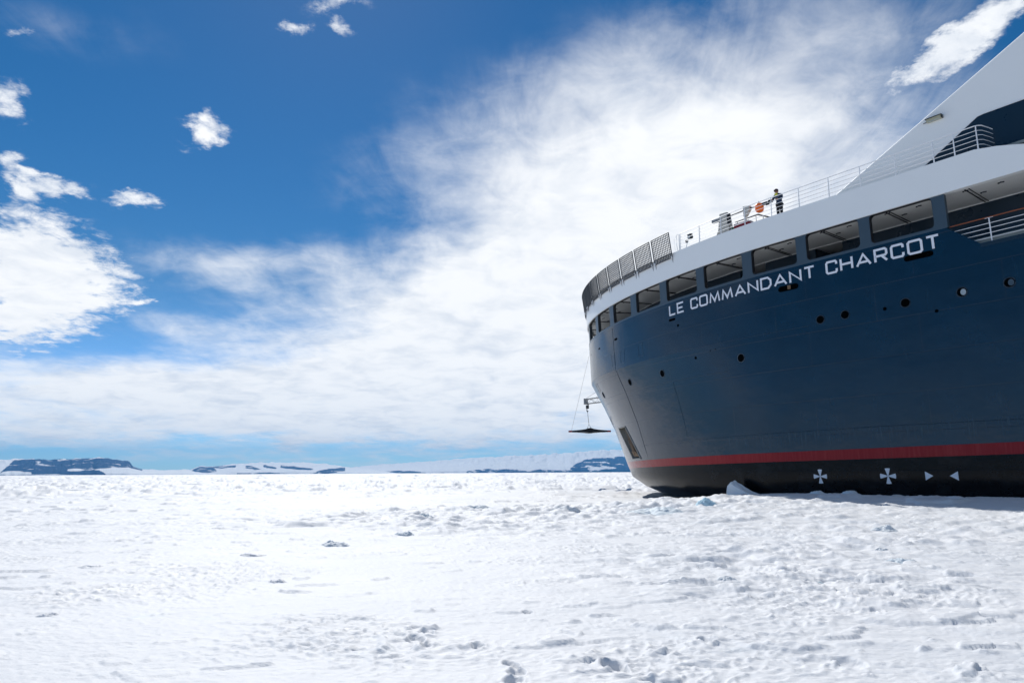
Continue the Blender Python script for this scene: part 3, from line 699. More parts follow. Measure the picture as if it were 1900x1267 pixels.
# railing along the foredeck edge
def railing():
    root = empty('deck_railing', parent=ship)
    posts = [6.55, 4.85, 3.15, 1.45, -0.25, -1.87, -3.5, -5.1, -6.75, -8.4, -9.25, -10.15]
    z0, hts = 15.32, [0.24, 0.46, 0.68, 0.89, 1.12]
    for s in posts:
        m = MB(); a = HD(s, z0 + 0.002, -0.04); b = HD(s, z0 + 1.12, -0.08); m.tube([a, b], [0.03, 0.022], 6); m.box(a + np.array([0, 0, .01]), (0.1, 0.06, 0.02)); m.build('post', 'rail_white', root)
    for k, hgt in enumerate(hts):
        r = 0.022 if k == 4 else 0.013
        pts = [HD(s, z0 + hgt, -0.05 - 0.03 * hgt) for s in srange(6.55, -10.1, 0.5)]
        q = HD(-10.1, z0 + hgt, -0.08)
        pts += [q + np.array([-0.12, -0.05, 0]), q + np.array([-0.22, -0.17, 0]), q + np.array([-0.34, -0.62, -0.01]), q + np.array([-0.40, -0.92, -0.02])]
        m = MB(); m.tube(pts, r, 6); m.build('rail', 'rail_white', root)
        if k < 4:
            e = Vector(pts[-1]); m = MB(); m.tube([e, e + Vector((-0.02, -0.04, 0))], 0.03, 8); m.build('rail_end', 'rail_white', root)
    # hooped gate end next to the nets
    m = MB(); m.tube([HD(6.62, 15.33, -.05), HD(6.66, 16.42, -.08), HD(6.78, 16.47, -.08), HD(6.9, 16.42, -.08), HD(6.86, 15.7, -.06), HD(6.75, 15.33, -.05)], 0.018, 6); m.build('gate_hoop', 'rail_white', root)
    m = MB(); m.tube([HD(6.95, 16.25, -.08), HD(7.12, 16.25, -.08), HD(7.05, 15.55, -.06), HD(6.9, 15.5, -.06)], 0.012, 6); m.build('gate_hoop', 'rail_white', root)
railing()
# promenade railing with a varnished hand rail
def promenade_railing():
    root = empty('promenade_railing', parent=ship)
    for s in (-10.15, -12.2, -14.3, -16.4, -18.5):
        m = MB(); m.tube([HD(s, 11.171, -.12), HD(s, 12.22, -.12)], 0.026, 6); m.box(HD(s, 12.225, -.12), (0.3, 0.03, 0.02)); m.build('post', 'rail_white', root)
    for k, z in enumerate((11.36, 11.57, 11.78, 11.99)):
        m = MB(); m.tube([HD(s, z, -.12) for s in (-8.85 - 0.9 * (12.1 - z) / 0.95 + 0.25, -19.3)], 0.015, 6); m.build('rail', 'rail_white', root)
    m = MB(); m.tube([HD(s, 12.25, -.12) for s in (-8.65, -19.3)], 0.028, 8); m.build('hand_rail', 'wood', root)
promenade_railing()

# folded-up safety nets round the landing deck
def safety_nets():
    root = empty('safety_nets', parent=ship)
    step = 2.03; s = 7.08
    while s < TOT - 7.1:
        a, b = s + 0.03, s + step - 0.22
        def pt(t, hgt): return Vector(HD(a + (b - a) * t, 15.02 + hgt, 0.16 + 0.13 * hgt))
        HT = 1.62
        fr = MB()
        for t in (0, 1): fr.tube([pt(t, 0), pt(t, HT)], 0.035, 6)
        for h_ in (0, HT): fr.tube([pt(t, h_) for t in (0, .5, 1)], 0.032, 6)
        pnl = fr.build('net_frame', 'net_grey', root)
        nt = MB(); g = random.random()
        for i in range(1, 12):
            h_ = HT * i / 12; nt.tube([pt(0, h_), pt(.5, h_ - 0.012), pt(1, h_)], 0.028, 4, False)
        for i in range(1, 11):
            t = i / 11; nt.tube([pt(t, 0), pt(t, HT)], 0.023, 4, False)
        nt.build('net', 'net_grey', pnl)
        kb = MB()
        kb.tube([pt(0, 0.30), pt(1, 0.30)], 0.02, 5); kb.build('stiffener', 'net_grey', pnl)
        for t in (0.02, 0.98):
            m = MB(); p = np.array(pt(t, 0)); ss_ = a + (b - a) * t; w1 = HD(ss_, 15.06, 0.072); w2 = HD(ss_, 14.70, 0.072)
            tv = Vector((HP(ss_ + .05, 15) - HP(ss_ - .05, 15)).tolist()).normalized() * 0.03
            m.prism([w1, p + np.array([0, 0, .02]), w2], tv); m.build('bracket', 'galv', pnl)
            m = MB(); m.tube([pt(t, -0.03), pt(t, 0.1)], 0.05, 8); m.build('hinge', 'rail_white', pnl)
        s += step
safety_nets()

# name on the side
GL = {'L': (.52, [[(0, 1), (0, 0), (1, 0)]]), 'E': (.55, [[(1, 1), (0, 1), (0, 0), (1, 0)], [(0, .5), (.85, .5)]]),
      'C': (.62, [[(1, .70), (1, .9), (.9, 1), (.12, 1), (0, .88), (0, .12), (.12, 0), (.9, 0), (1, .1), (1, .30)]]),
      'O': (.68, [[(.5, 1), (.12, 1), (0, .88), (0, .12), (.12, 0), (.88, 0), (1, .12), (1, .88), (.88, 1), (.5, 1)]]),
      'M': (.80, [[(0.0, 0), (.12, 1), (.5, .12), (.88, 1), (1, 0)]]), 'A': (.76, [[(0, 0), (.5, 1), (1, 0)], [(.2, .28), (.8, .28)]]),
      'N': (.68, [[(0, 0), (0, 1), (1, 0), (1, 1)]]), 'D': (.68, [[(.4, 1), (0, 1), (0, 0), (.72, 0), (1, .28), (1, .72), (.72, 1), (.4, 1)]]),
      'T': (.60, [[(0, 1), (1, 1)], [(.5, 1), (.5, 0)]]), 'H': (.66, [[(0, 0), (0, 1)], [(1, 0), (1, 1)], [(0, .5), (1, .5)]]),
      'R': (.64, [[(0, 0), (0, 1), (.88, 1), (1, .88), (1, .58), (.88, .46), (0, .46)], [(.55, .46), (1, 0)]])}
def stroke(poly, w):
    P_ = [Vector((x, y)) for x, y in poly]; n = len(P_); L_, R_ = [], []
    closed = (P_[0] - P_[-1]).length < 1e-6
    for i in range(n):
        if closed: a, b = P_[i - 1] if i else P_[-2], P_[(i + 1) % n] if i < n - 1 else P_[1]
        else: a, b = P_[max(i - 1, 0)], P_[min(i + 1, n - 1)]
        d1 = (P_[i] - a); d2 = (b - P_[i])
        d1 = d1.normalized() if d1.length > 1e-6 else d2.normalized(); d2 = d2.normalized() if d2.length > 1e-6 else d1
        t = (d1 + d2); t = t.normalized() if t.length > 1e-6 else d1
        nn = Vector((-t.y, t.x)); k = max(0.42, nn.dot(Vector((-d1.y, d1.x))))
        L_.append(P_[i] + nn * (w / 2 / k)); R_.append(P_[i] - nn * (w / 2 / k))
    return L_, R_
def word(txt, s0, s1, zb, hgt):
    ws = [GL[c][0] for c in txt]; gap = 0.13; tot = sum(ws) + gap * (len(txt) - 1); k = abs(s1 - s0) / tot; x = 0.0; w = 0.102
    for c, wd in zip(txt, ws):
        m = MB(); lay = 0
        for poly in GL[c][1]:
            pp = [(w / 2 + px * (wd * k - w), zb + w / 2 + py * (hgt - w)) for px, py in poly]
            if len(poly) == 2 or c in 'LEHNRT' or c == 'A':   # square ends reach the box
                pass
            Lp, Rp = stroke(pp, w); vs = []
            for q in Lp + Rp: vs.append((s0 - (x + q.x), min(max(q.y, zb), zb + hgt)))
            n = len(Lp); o1, o0 = 0.020 + 0.003 * lay, 0.002
            pts = [HD(s, z, o1) for s, z in vs] + [HD(s, z, o0) for s, z in vs]
            fs = []
            for i in range(n - 1):
                fs += [(i, i + 1, n + i + 1, n + i), (2 * n + i, 2 * n + i + 1, i + 1, i), (n + i, n + i + 1, 3 * n + i + 1, 3 * n + i)]
            fs += [(0, n, 3 * n, 2 * n), (n - 1, 2 * n - 1, 4 * n - 1, 3 * n - 1)]
            m.add(pts, fs); lay += 1
        m.build('letter', 'letter_white', hull); x += wd * k + gap * k
word('LE', 7.93, 6.52, 11.37, 0.68); word('COMMANDANT', 5.93, -2.42, 11.37, 0.68); word('CHARCOT', -2.98, -8.25, 11.37, 0.68)

# portholes, drains, slots
def disc(name, s, z, r, off, material, parent, n=20, ex=1.0, ez=1.0, depth=0.02):
    m = MB(); fr = [HO(s + r * ex * math.cos(2 * math.pi * k / n), z + r * ez * math.sin(2 * math.pi * k / n), off) for k in range(n)]
    bk = [HO(s + r * ex * math.cos(2 * math.pi * k / n), z + r * ez * math.sin(2 * math.pi * k / n), off - depth) for k in range(n)]
    m.add([HO(s, z, off)] + fr + bk, [(0, 1 + k, 1 + (k + 1) % n) for k in range(n)] + [(1 + k, 1 + n + k, 1 + n + (k + 1) % n, 1 + (k + 1) % n) for k in range(n)])
    return m.build(name, material, parent)
def ring(name, s, z, r, t, material, parent, n=24):
    m = MB(); m.tube([HO(s + r * math.cos(2 * math.pi * k / n), z + r * math.sin(2 * math.pi * k / n), 0.004) for k in range(n + 1)], t, 6, False); return m.build(name, material, parent, smooth=True)
for (s, z, r, pale) in [(20.25, 7.62, .23, 0), (13.70, 7.83, .23, 0), (9.34, 7.87, .23, 0), (2.40, 7.88, .23, 0), (-2.46, 9.18, .2, 0), (-3.72, 9.19, .2, 0), (-6.52, 9.22, .2, 0), (-8.83, 9.23, .2, 2), (-10.58, 9.26, .2, 1), (-13.4, 9.26, .2, 0), (-16.2, 9.26, .2, 0)]:
    p = ring('porthole', s, z, r + 0.01, 0.022, 'slate' if s > 0 else 'navy_flat', hull)
    disc('recess_shade', s, z, r, 0.012, 'hole', p)  # flat dark disc painting the shade of the porthole's depth
    if pale: disc('pane', s - 0.055, z - 0.01, r * 0.68, 0.02, 'glass' if pale == 2 else 'slate', p, ex=0.8)
for (s, z, r) in [(7.19, 10.63, .085), (5.88, 8.38, .09), (-5.60, 9.12, .085), (-7.76, 8.60, .075), (4.6, 8.62, .035), (4.2, 8.65, .035), (21.9, 11.2, .06)]:
    disc('drain_hole', s, z, r, 0.010, 'hole', hull, 14)
def slot(s, z, w, hgt, material='hole', off=0.014):
    m = MB(); r = hgt / 2; loop = []
    for sx, a0 in ((1, -90), (-1, 90)):
        loop += [(s + sx * (w / 2 - r) + r * math.cos(R(a0 + t)), z + r * math.sin(R(a0 + t))) for t in range(0, 181, 30)]
    n = len(loop); m.add([HO(a, b, off) for a, b in loop] + [HO(a, b, -0.02) for a, b in loop], [tuple(range(n))] + [(i, (i + 1) % n, n + (i + 1) % n, n + i) for i in range(n)])
    return m.build('fairlead_slot', material, hull)
slot(7.72, 11.10, 0.62, 0.15); slot(14.95, 11.17, 0.5, 0.15); slot(18.6, 11.12, 0.42, 0.12)
a = slot(-0.88, 11.18, 1.15, 0.30); a['label'] = 'black fairlead slot with a yellow roller'
m = MB(); m.box(HO(-0.95, 11.19, 0.03), (0.16, 0.05, 0.2), Matrix.Rotation(0.1, 3, 'Z')); m.build('roller', 'rust', a)
slot(-7.3, 11.24, 1.25, 0.26)
# shallow outlined access plates near the bow
def plate_outline(s, z, w, hgt, sh=0.0):
    m = MB(); L_ = [(s - w / 2, z - hgt / 2), (s + w / 2, z - hgt / 2), (s + w / 2, z + hgt / 2), (s - w / 2, z + hgt / 2)]
    m.tube([HO(a, b, 0.004) for a, b in L_ + L_[:1]], 0.009, 4, False); m.build('access_plate', 'slate', hull)
for q in ((11.4, 9.75, .55, .8), (15.6, 9.7, .6, .9), (14.0, 9.7, .6, .85), (21.0, 8.3, .7, .7)): plate_outline(*q)
# long weld seams that catch the light
def seam(pts, r=0.012): m = MB(); m.tube([HO(s, z, 0.002) for s, z in pts], r, 4, False); m.build('weld_seam', 'navy_flat', hull)
seam([(15.45, 12.1), (15.4, 10.5), (15.35, 8.98)]); seam([(15.3, 8.9), (14.9, 7), (14.5, 5), (14.2, 3.2), (14.0, 1.3)], 0.016); seam([(8.4, 7.2), (8.2, 6), (8.0, 4.8), (7.9, 3.8)], 0.012); seam([(s, 3.70 - 0.014 * max(HP(s, 3)[0] + 4, 0)) for s in np.arange(14.2, -14, -0.6)], 0.01)
seam([(s, 7.25) for s in np.arange(19.5, 3, -0.6)], 0.008); seam([(s, 8.955) for s in np.arange(24, -2, -0.6)], 0.006)
# thruster and pod marks below the line
def petals(s, z, r, n=4, foot=True):
    root = None
    for k in range(n):
        a = math.pi / 2 * k + math.pi / 2; m = MB()
        pts = [(0.04 * r, -0.05 * r), (0.96 * r, -0.33 * r), (r, -0.28 * r), (r * 1.03, 0), (r, 0.28 * r), (0.96 * r, 0.33 * r), (0.04 * r, 0.05 * r)]
        q = [(s - (x * math.cos(a) - y * math.sin(a)), z + x * math.sin(a) + y * math.cos(a)) for x, y in pts]
        m.add([HO(p[0], p[1], 0.012) for p in q] + [HO(p[0], p[1], -0.01) for p in q], [tuple(range(7))] + [(i, (i + 1) % 7, 7 + (i + 1) % 7, 7 + i) for i in range(7)])
        o = m.build('thruster_mark', 'mark_white', hull)
petals(-1.73, 1.44, 0.33); petals(-4.94, 1.46, 0.34)
for (s, dr) in ((-6.66, -1), (-7.65, 1)):
    m = MB(); q = [(s - dr * 0.15, 1.47 - 0.19), (s - dr * 0.15, 1.47 + 0.19), (s + dr * 0.17, 1.47)]
    m.add([HO(a, b, 0.012) for a, b in q] + [HO(a, b, -0.01) for a, b in q], [(0, 1, 2), (0, 1, 4, 3), (1, 2, 5, 4), (2, 0, 3, 5)]); m.build('arrow_mark', 'mark_white', hull)

# anchor pocket
def anchor_pocket():
    s0, s1, z0, z1 = POC; zs = [z0, 3.0, 3.5, 4.0, 4.5, z1]
    dp = -0.75; m = MB()
    for (sa, sb) in ((s0, s0), (s1, s1)):
        for i in range(len(zs) - 1):
            m.add([HO(shear(sa, zs[i]), zs[i], 0), HO(shear(sa, zs[i + 1]), zs[i + 1], 0), HO(shear(sa, zs[i + 1]), zs[i + 1], dp), HO(shear(sa, zs[i]), zs[i], dp)], [(0, 1, 2, 3)])
    for z in (z0, z1):
        m.add([HO(shear(s0, z), z, 0), HO(shear(s1, z), z, 0), HO(shear(s1, z), z, dp), HO(shear(s0, z), z, dp)], [(0, 1, 2, 3)])
    for i in range(len(zs) - 1):
        m.add([HO(shear(s0, zs[i]), zs[i], dp), HO(shear(s1, zs[i]), zs[i], dp), HO(shear(s1, zs[i + 1]), zs[i + 1], dp), HO(shear(s0, zs[i + 1]), zs[i + 1], dp)], [(0, 1, 2, 3)])
    pk = m.build('anchor_pocket', 'pocket', hull)
    # pale frame
    m = MB(); loop = [(s0, z) for z in zs] + [(s1, z) for z in zs[::-1]]
    pts = [HO(shear(a, b), b, 0.012) for a, b in loop]; m.tube(pts + pts[:1], 0.05, 6, False); m.build('frame', 'pocket', pk)
    # stowed anchor: shank, crown and flukes
    def ap(fs, fz, off): z = z0 + (z1 - z0) * fz; return HO(shear(s0 + (s1 - s0) * fs, z), z, off)
    an = MB(); an.tube([ap(.55, 1.0, -.35), ap(.5, .55, -.22), ap(.48, .15, -.12)], [.12, .13, .16], 8)
    an.prism([ap(.2, .06, -.28), ap(.8, .06, -.28), ap(.75, .22, -.2), ap(.25, .22, -.2)], (HN(17, 3.5) * 0.22).tolist())
    for fs in (.22, .78): an.prism([ap(fs - .12, .1, -.2), ap(fs + .12, .1, -.2), ap(fs + .04, .62, -.3), ap(fs - .04, .62, -.3)], (HN(17, 3.5) * 0.12).tolist())
    an.build('anchor', 'rust', pk)
anchor_pocket()

# ------------------------------------------------------------------ things on the foredeck
def deck(u, y, z=15.20): return Vector(ship_to_world(np.array([u, y, z])).tolist())
RZ = math.pi / 2 + TH
YD = 12.95
def deck_boom():
    r = empty('deck_boom', deck(3.45, YD), RZ); tag(r, 'beige pedestal carrying long dark boom behind the foredeck railing', 'boom')
    def L(u, z, y=0.0): return (u - 3.45, y, z - 15.20)
    m = MB(); m.prism([L(4.15, 15.20, .2), L(2.95, 15.20, .2), L(3.0, 15.85, .2), L(3.13, 16.86, .2), L(3.62, 16.88, .2), L(3.78, 15.9, .2)], (0, -0.4, 0)); m.build('pedestal', 'beige', r)
    m = MB(); m.box(L(3.06, 16.45, 0.1), (0.06, 0.3, 0.7)); m.tube([L(3.0, 15.95, .2), L(2.92, 15.75, .25), L(3.02, 15.62, .2), L(2.88, 15.5, .2)], 0.035, 6); m.build('hose', 'black', r)
    m = MB(); m.tube([L(3.12, 16.62), L(1.66, 16.70), L(1.05, 16.60)], [.035, .035, .028], 8); m.build('boom', 'black', r)
    m = MB(); m.prism([L(2.06, 16.88, .12), L(1.64, 16.83, .12), L(1.66, 16.6, .12), L(1.92, 16.28, .12), L(2.06, 16.26, .12)], (0, -0.24, 0)); m.build('cradle', 'beige', r)
    m = MB(); m.tube([L(1.98, 16.3), L(1.98, 15.2)], 0.04, 8); m.build('cradle_leg', 'beige', r)
    m = MB(); m.box(L(4.0, 16.62), (0.55, 0.2, 0.16)); m.build('counterweight', 'steel', r)
    m = MB(); m.box(L(0.72, 16.66), (0.34, 0.14, 0.13)); m.box(L(0.55, 16.56), (0.2, 0.1, 0.06)); m.tube([L(0.9, 16.62), L(0.28, 16.66)], 0.03, 6); m.box(L(0.36, 16.68), (0.24, 0.13, 0.15)); m.build('boom_head', 'black', r)
deck_boom()
def orange_float():
    r = empty('marker_buoy', deck(1.07, YD, 16.52), RZ); tag(r, 'bright orange round float hanging on the dark boom beside the person', 'buoy')
    m = MB(); pr = [(0, -.27), (.13, -.262), (.21, -.20), (.245, -.06), (.235, -.012), (.235, .012), (.245, .06), (.21, .20), (.13, .25), (0, .27)]
    vs = [(rr * math.cos(2 * math.pi * k / 18), rr * math.sin(2 * math.pi * k / 18), zz) for rr, zz in pr for k in range(18)]
    m.add(vs, [(i * 18 + k, i * 18 + (k + 1) % 18, (i + 1) * 18 + (k + 1) % 18, (i + 1) * 18 + k) for i in range(len(pr) - 1) for k in range(18)]); m.build('float', 'orange', r, smooth=True)
    m = MB(); m.tube([(0, 0, .24), (0.02, 0, .40)], 0.025, 6); m.build('eye', 'black', r)
orange_float()
def red_locker():
    r = empty('equipment_locker', deck(2.07, YD + 0.15), RZ); tag(r, 'dark red locker with white lid strips under the boom on the foredeck', 'locker')
    m = MB(); m.box((0, 0, .44), (0.98, 0.5, 0.30)); m.build('body', 'red', r)
    for z in (.61, .66): m = MB(); m.box((0, 0, z), (1.0, 0.52, 0.02)); m.build('lid_strip', 'rail_white', r)
    m = MB(); m.box((0, 0, .635), (0.96, 0.48, 0.03)); m.box((0, 0, .605), (0.96, 0.48, 0.012)); m.build('lid', 'red', r)
    for x in (-.4, .4):
        for y in (-.18, .18): m = MB(); m.box((x, y, .145), (0.06, 0.06, 0.29)); m.build('leg', 'steel', r)
    m = MB(); m.box((0.68, 0, .5), (0.14, 0.2, 0.16)); m.tube([(0.6, 0, .5), (.45, 0, .5)], .03, 6); m.build('valve_box', 'green', r)
red_locker()
def dark_frame():
    r = empty('bent_handrail', deck(1.7, YD - 0.35), RZ); tag(r, 'dark bent bar on thin legs above the red locker', 'handrail')
    def L(u, z): return (u - 1.7, 0, z - 15.20)
    m = MB(); m.tube([L(2.95, 16.30), L(1.40, 16.30)], 0.035, 6); m.tube([L(1.42, 16.30), L(0.60, 15.86)], 0.045, 6); m.build('bar', 'black', r)
    for u in (2.8, 1.55, 1.1): m = MB(); m.tube([L(u, 15.20), L(u, 16.28 if u > 1.3 else 16.12)], 0.018, 6); m.build('leg', 'steel', r)
dark_frame()
def searchlight():
    r = empty('deck_searchlight', deck(6.15, 12.9), RZ); tag(r, 'small black searchlight on a thin stand next to the safety nets', 'searchlight')
    m = MB(); m.tube([(0.25, 0, 0), (0.22, 0, .5), (0.12, 0, .72)], 0.02, 6); m.tube([(.2, 0, .5), (0, 0, .86)], .014, 6); m.build('stand', 'rail_white', r)
    m = MB(); m.tube([(-.1, .1, .98), (-.1, -.18, 1.02)], [.14, .11], 12); m.build('lamp_head', 'black', r)
    m = MB(); m.tube([(-.1, .101, .98), (-.1, .12, .98)], .11, 12); m.build('lens', 'glass', r)
    m = MB(); m.box((-.1, 0, 1.15), (0.3, 0.16, 0.06)); m.box((.17, 0, .78), (.14, .12, .14)); m.build('bracket', 'black', r)
searchlight()

# ------------------------------------------------------------------ person leaning on the rail
def skin_mesh(name, verts, edges, radii, material, parent, levels=2, root=0):
    me = bpy.data.meshes.new(name); me.from_pydata(verts, edges, []); me.update()
    o = bpy.data.objects.new(name, me); C.objects.link(o); o.parent = parent
    md = o.modifiers.new('skin', 'SKIN'); md.use_smooth_shade = True
    sv = me.skin_vertices[0] if me.skin_vertices else None
    if sv is None:
        bm = bmesh.new(); bm.from_mesh(me); bm.verts.layers.skin.verify(); bm.to_mesh(me); bm.free(); sv = me.skin_vertices[0]
    for i, r in enumerate(radii): sv.data[i].radius = r if isinstance(r, tuple) else (r, r); sv.data[i].use_root = (i == root)
    sb = o.modifiers.new('sub', 'SUBSURF'); sb.levels = levels; sb.render_levels = levels
    me.materials.append(MATS[material]); return o
def person():
    # local axes: +X towards the bow (person faces outboard and forward), +Y towards the rail
    r = empty('person', deck(-0.42, 13.38), RZ); tag(r, 'person in navy jacket, dark trousers and dark cap leaning on the foredeck rail', 'person')
    V = [(0, 0, .98), (0, 0, 1.12), (0.01, .02, 1.30), (0.03, .05, 1.46), (0.05, .08, 1.56),           # pelvis .. neck
         (-.10, 0, .90), (-.105, .03, .52), (-.11, -.01, .10), (-.11, .10, .05), (.10, 0, .90), (.105, .02, .52), (.11, -.01, .10), (.11, .10, .05),
         (-.19, .05, 1.44), (-.25, .12, 1.20), (-.10, .33, 1.15), (.22, .05, 1.45), (.33, .15, 1.22), (.20, .36, 1.17)]
    E_ = [(0, 1), (1, 2), (2, 3), (3, 4), (0, 5), (5, 6), (6, 7), (7, 8), (0, 9), (9, 10), (10, 11), (11, 12), (3, 13), (13, 14), (14, 15), (3, 16), (16, 17), (17, 18)]
    Rd = [(.17, .13), (.165, .125), (.19, .14), (.15, .11), .065, .11, .075, .058, .05, .11, .075, .058, .05, .085, .065, .05, .085, .065, .05]
    body = skin_mesh('body', V, E_, Rd, 'jacket', r)
    me = body.data; me.materials.append(MATS['trousers'])
    # dark trousers: a close-fitting shell over hips and legs
    TV = [(0, 0, .97), (-.10, 0, .88), (-.105, .03, .52), (-.11, -.01, .10), (.10, 0, .88), (.105, .02, .52), (.11, -.01, .10)]
    skin_mesh('trousers', TV, [(0, 1), (1, 2), (2, 3), (0, 4), (4, 5), (5, 6)], [(.15, .12), .105, .085, .075, .105, .085, .075], 'trousers', r)
    for sx in (-1, 1):
        m = MB(); x = .11 * sx; m.prism([(x - .05, -.09, .0), (x + .05, -.09, .0), (x + .055, .14, .0), (x + .02, .2, .0), (x - .02, .2, .0), (x - .055, .14, .0)], (0, 0, .085)); m.build('boot', 'black', r)
    # head turned down and to the bow
    hd = skin_mesh('head', [(.05, .07, 1.54), (.06, .09, 1.62), (.065, .105, 1.70), (.065, .10, 1.76), (.085, .20, 1.675), (.075, .185, 1.60)], [(0, 1), (1, 2), (2, 3), (2, 4), (1, 5)], [.055, .075, .095, .085, .014, .03], 'skin', r)
    m = MB(); n = 14
    pr = [(.108, 1.715), (.112, 1.745), (.10, 1.79), (.065, 1.82), (0, 1.832)]
    m.add([(.065 + a * math.cos(2 * math.pi * k / n), .10 + a * 1.1 * math.sin(2 * math.pi * k / n), z) for a, z in pr for k in range(n)], [(i * n + k, i * n + (k + 1) % n, (i + 1) * n + (k + 1) % n, (i + 1) * n + k) for i in range(len(pr) - 1) for k in range(n)])
    m.prism([(0.0, .19, 1.715), (.13, .19, 1.715), (.11, .30, 1.70), (.02, .30, 1.70)], (0, 0, .014)); m.build('cap', 'cap', r, smooth=False)
    m = MB(); m.box((.065, .195, 1.695), (.15, .03, .045)); m.box((-.02, .13, 1.70), (.012, .13, .02)); m.box((.15, .13, 1.70), (.012, .13, .02)); m.build('sunglasses', 'black', r)
    for sx in (-1, 1): m = MB(); m.tube([(.065 + sx * .098, .10, 1.665), (.065 + sx * .108, .09, 1.71)], .016, 6); m.build('ear', 'skin', hd)
    m = MB(); m.prism([(-.04, .155, 1.42), (.12, .155, 1.42), (.15, .17, 1.54), (-.03, .17, 1.54)], (0, .035, 0)); m.build('collar', 'yellow', r)
    for wrist, sx in (((-.10, .33, 1.15), -1), ((.20, .36, 1.17), 1)):
        w = Vector(wrist); d_ = Vector((-.25 * sx, .9, -.1)).normalized(); side = Vector((sx, .2, 0)).normalized()
        HV = [w - d_ * .02, w + d_ * .09]; HE = [(0, 1)]; HR = [.034, .038]
        for k, ln in enumerate((.062, .074, .078, .066)):
            b = w + d_ * .09 + side * (.03 - .02 * k); i = len(HV); HV += [b, b + d_ * ln * .6 + Vector((0, 0, -.008)), b + d_ * ln * .8 + Vector((0, 0, -.05))]; HE += [(1, i), (i, i + 1), (i + 1, i + 2)]; HR += [.010, .009, .008]
        b = w + d_ * .035 - side * .035; i = len(HV); HV += [b, b + d_ * .05 - side * .03 + Vector((0, 0, -.03))]; HE += [(0, i), (i, i + 1)]; HR += [.012, .009]
        skin_mesh('hand', [tuple(v) for v in HV], HE, HR, 'jacket' if False else 'skin', r, 1)
person()

# ------------------------------------------------------------------ crane boom beyond the bow and its load
def boom_crane():
    r = empty('side_boom', parent=ship)
    def ship_local(w): w = np.array(w) - np.array([PX, PY, 0]); return Vector((w @ _d, w @ _p, w[2]))
    def far_pt(px, py, dist): q = ray(px, py); q = q / q[1] * dist; return np.array([q[0], q[1], q[2] + CAMH])
    tip = ship_local(far_pt(1087, 745, 70)); base = ship_local(far_pt(1330, 716, 62))
    ax = (base - tip).normalized(); up = Vector((0, 0, 1)); sd = ax.cross(up).normalized(); L = (base - tip).length
    ch = [(0.0, .25), (-.0, -.25)]
    offs = [up * .24 + sd * .2, up * .24 - sd * .2, -up * .24 + sd * .2, -up * .24 - sd * .2]
    for o_ in offs: m = MB(); m.tube([tip + o_, base + o_], .035, 6); m.build('chord', 'steel', r)
    m = MB(); k = 0; n = int(L / .55)
    for i in range(n):
        a = tip + ax * (L * i / n); b = tip + ax * (L * (i + 1) / n)
        for p, q in ((0, 2), (1, 3), (0, 1)):
            m.tube([a + offs[p], b + offs[q]] if i % 2 else [a + offs[q], b + offs[p]], .018, 4, False)
    m.build('lattice', 'steel', r)
    m = MB(); m.box(tip, (.12, .5, .6)); m.build('boom_head', 'galv', r)
    m = MB(); st = Vector((base.x, base.y, base.z + 6.5)); m.tube([tip + up * .3, st], .015, 4); m.tube([tip + ax * 1.2 + up * .3, st], .015, 4); m.build('stay', 'rope', r)
    hk = ship_local(far_pt(1090, 757, 70))
    m = MB(); m.tube([tip + ax * .3 - up * .2, hk], .05, 6); m.box(hk + up * .12, (.25, .2, .35)); m.tube([hk + Vector((0.1 * math.cos(t), 0, -.2 + .16 * math.sin(t))) for t in np.linspace(-2.6, 1.6, 12)], .045, 6); m.build('hook_block', 'black', r)
    g = far_pt(1094, 800, 70); H0 = far_pt(1090, 762, 70); T0 = far_pt(1093, 660, 70)
    w = empty('hanging_platform', tuple(g)); tag(w, 'flat black platform with red tips slung from a crane hook left of the bow', 'platform')
    hl = 1.86
    m = MB(); rings = [(-hl, .13, .2), (-1.0, .19, .5), (-.45, .26, .7), (-.12, .36, .7), (.12, .36, .7), (.45, .26, .7), (1.0, .19, .5), (hl, .13, .2)]
    vs = []
    for (x, hh, dd) in rings: vs += [(x, -dd, -.08 - (hh - .13) * .5), (x, dd, -.08 - (hh - .13) * .5), (x, dd * .8, hh - .06), (x, -dd * .8, hh - .06)]
    fs = [(i * 4 + k, i * 4 + (k + 1) % 4, i * 4 + 4 + (k + 1) % 4, i * 4 + 4 + k) for i in range(7) for k in range(4)] + [(3, 2, 1, 0), (28, 29, 30, 31)]
    m.add(vs, fs); m.build('deck_plate', 'black', w)
    for sx in (-1, 1): m = MB(); m.box((sx * (hl + .1), 0, -.005), (.36, .42, .16)); m.build('tip', 'red', w)
    hkw = Vector((H0 - g).tolist()); mid = hkw * .35
    m = MB(); m.tube([hkw, mid], .022, 5)
    for q in ((-.3, -.3), (-.3, .3), (.3, -.3), (.3, .3)): m.tube([mid, (q[0], q[1], .05)], .013, 4)
    m.build('sling', 'rope', w)
    m = MB(); m.tube([Vector((T0 - g).tolist()), Vector((-hl, 0, 0))], .010, 4); m.build('tag_line', 'rope', w)
boom_crane()

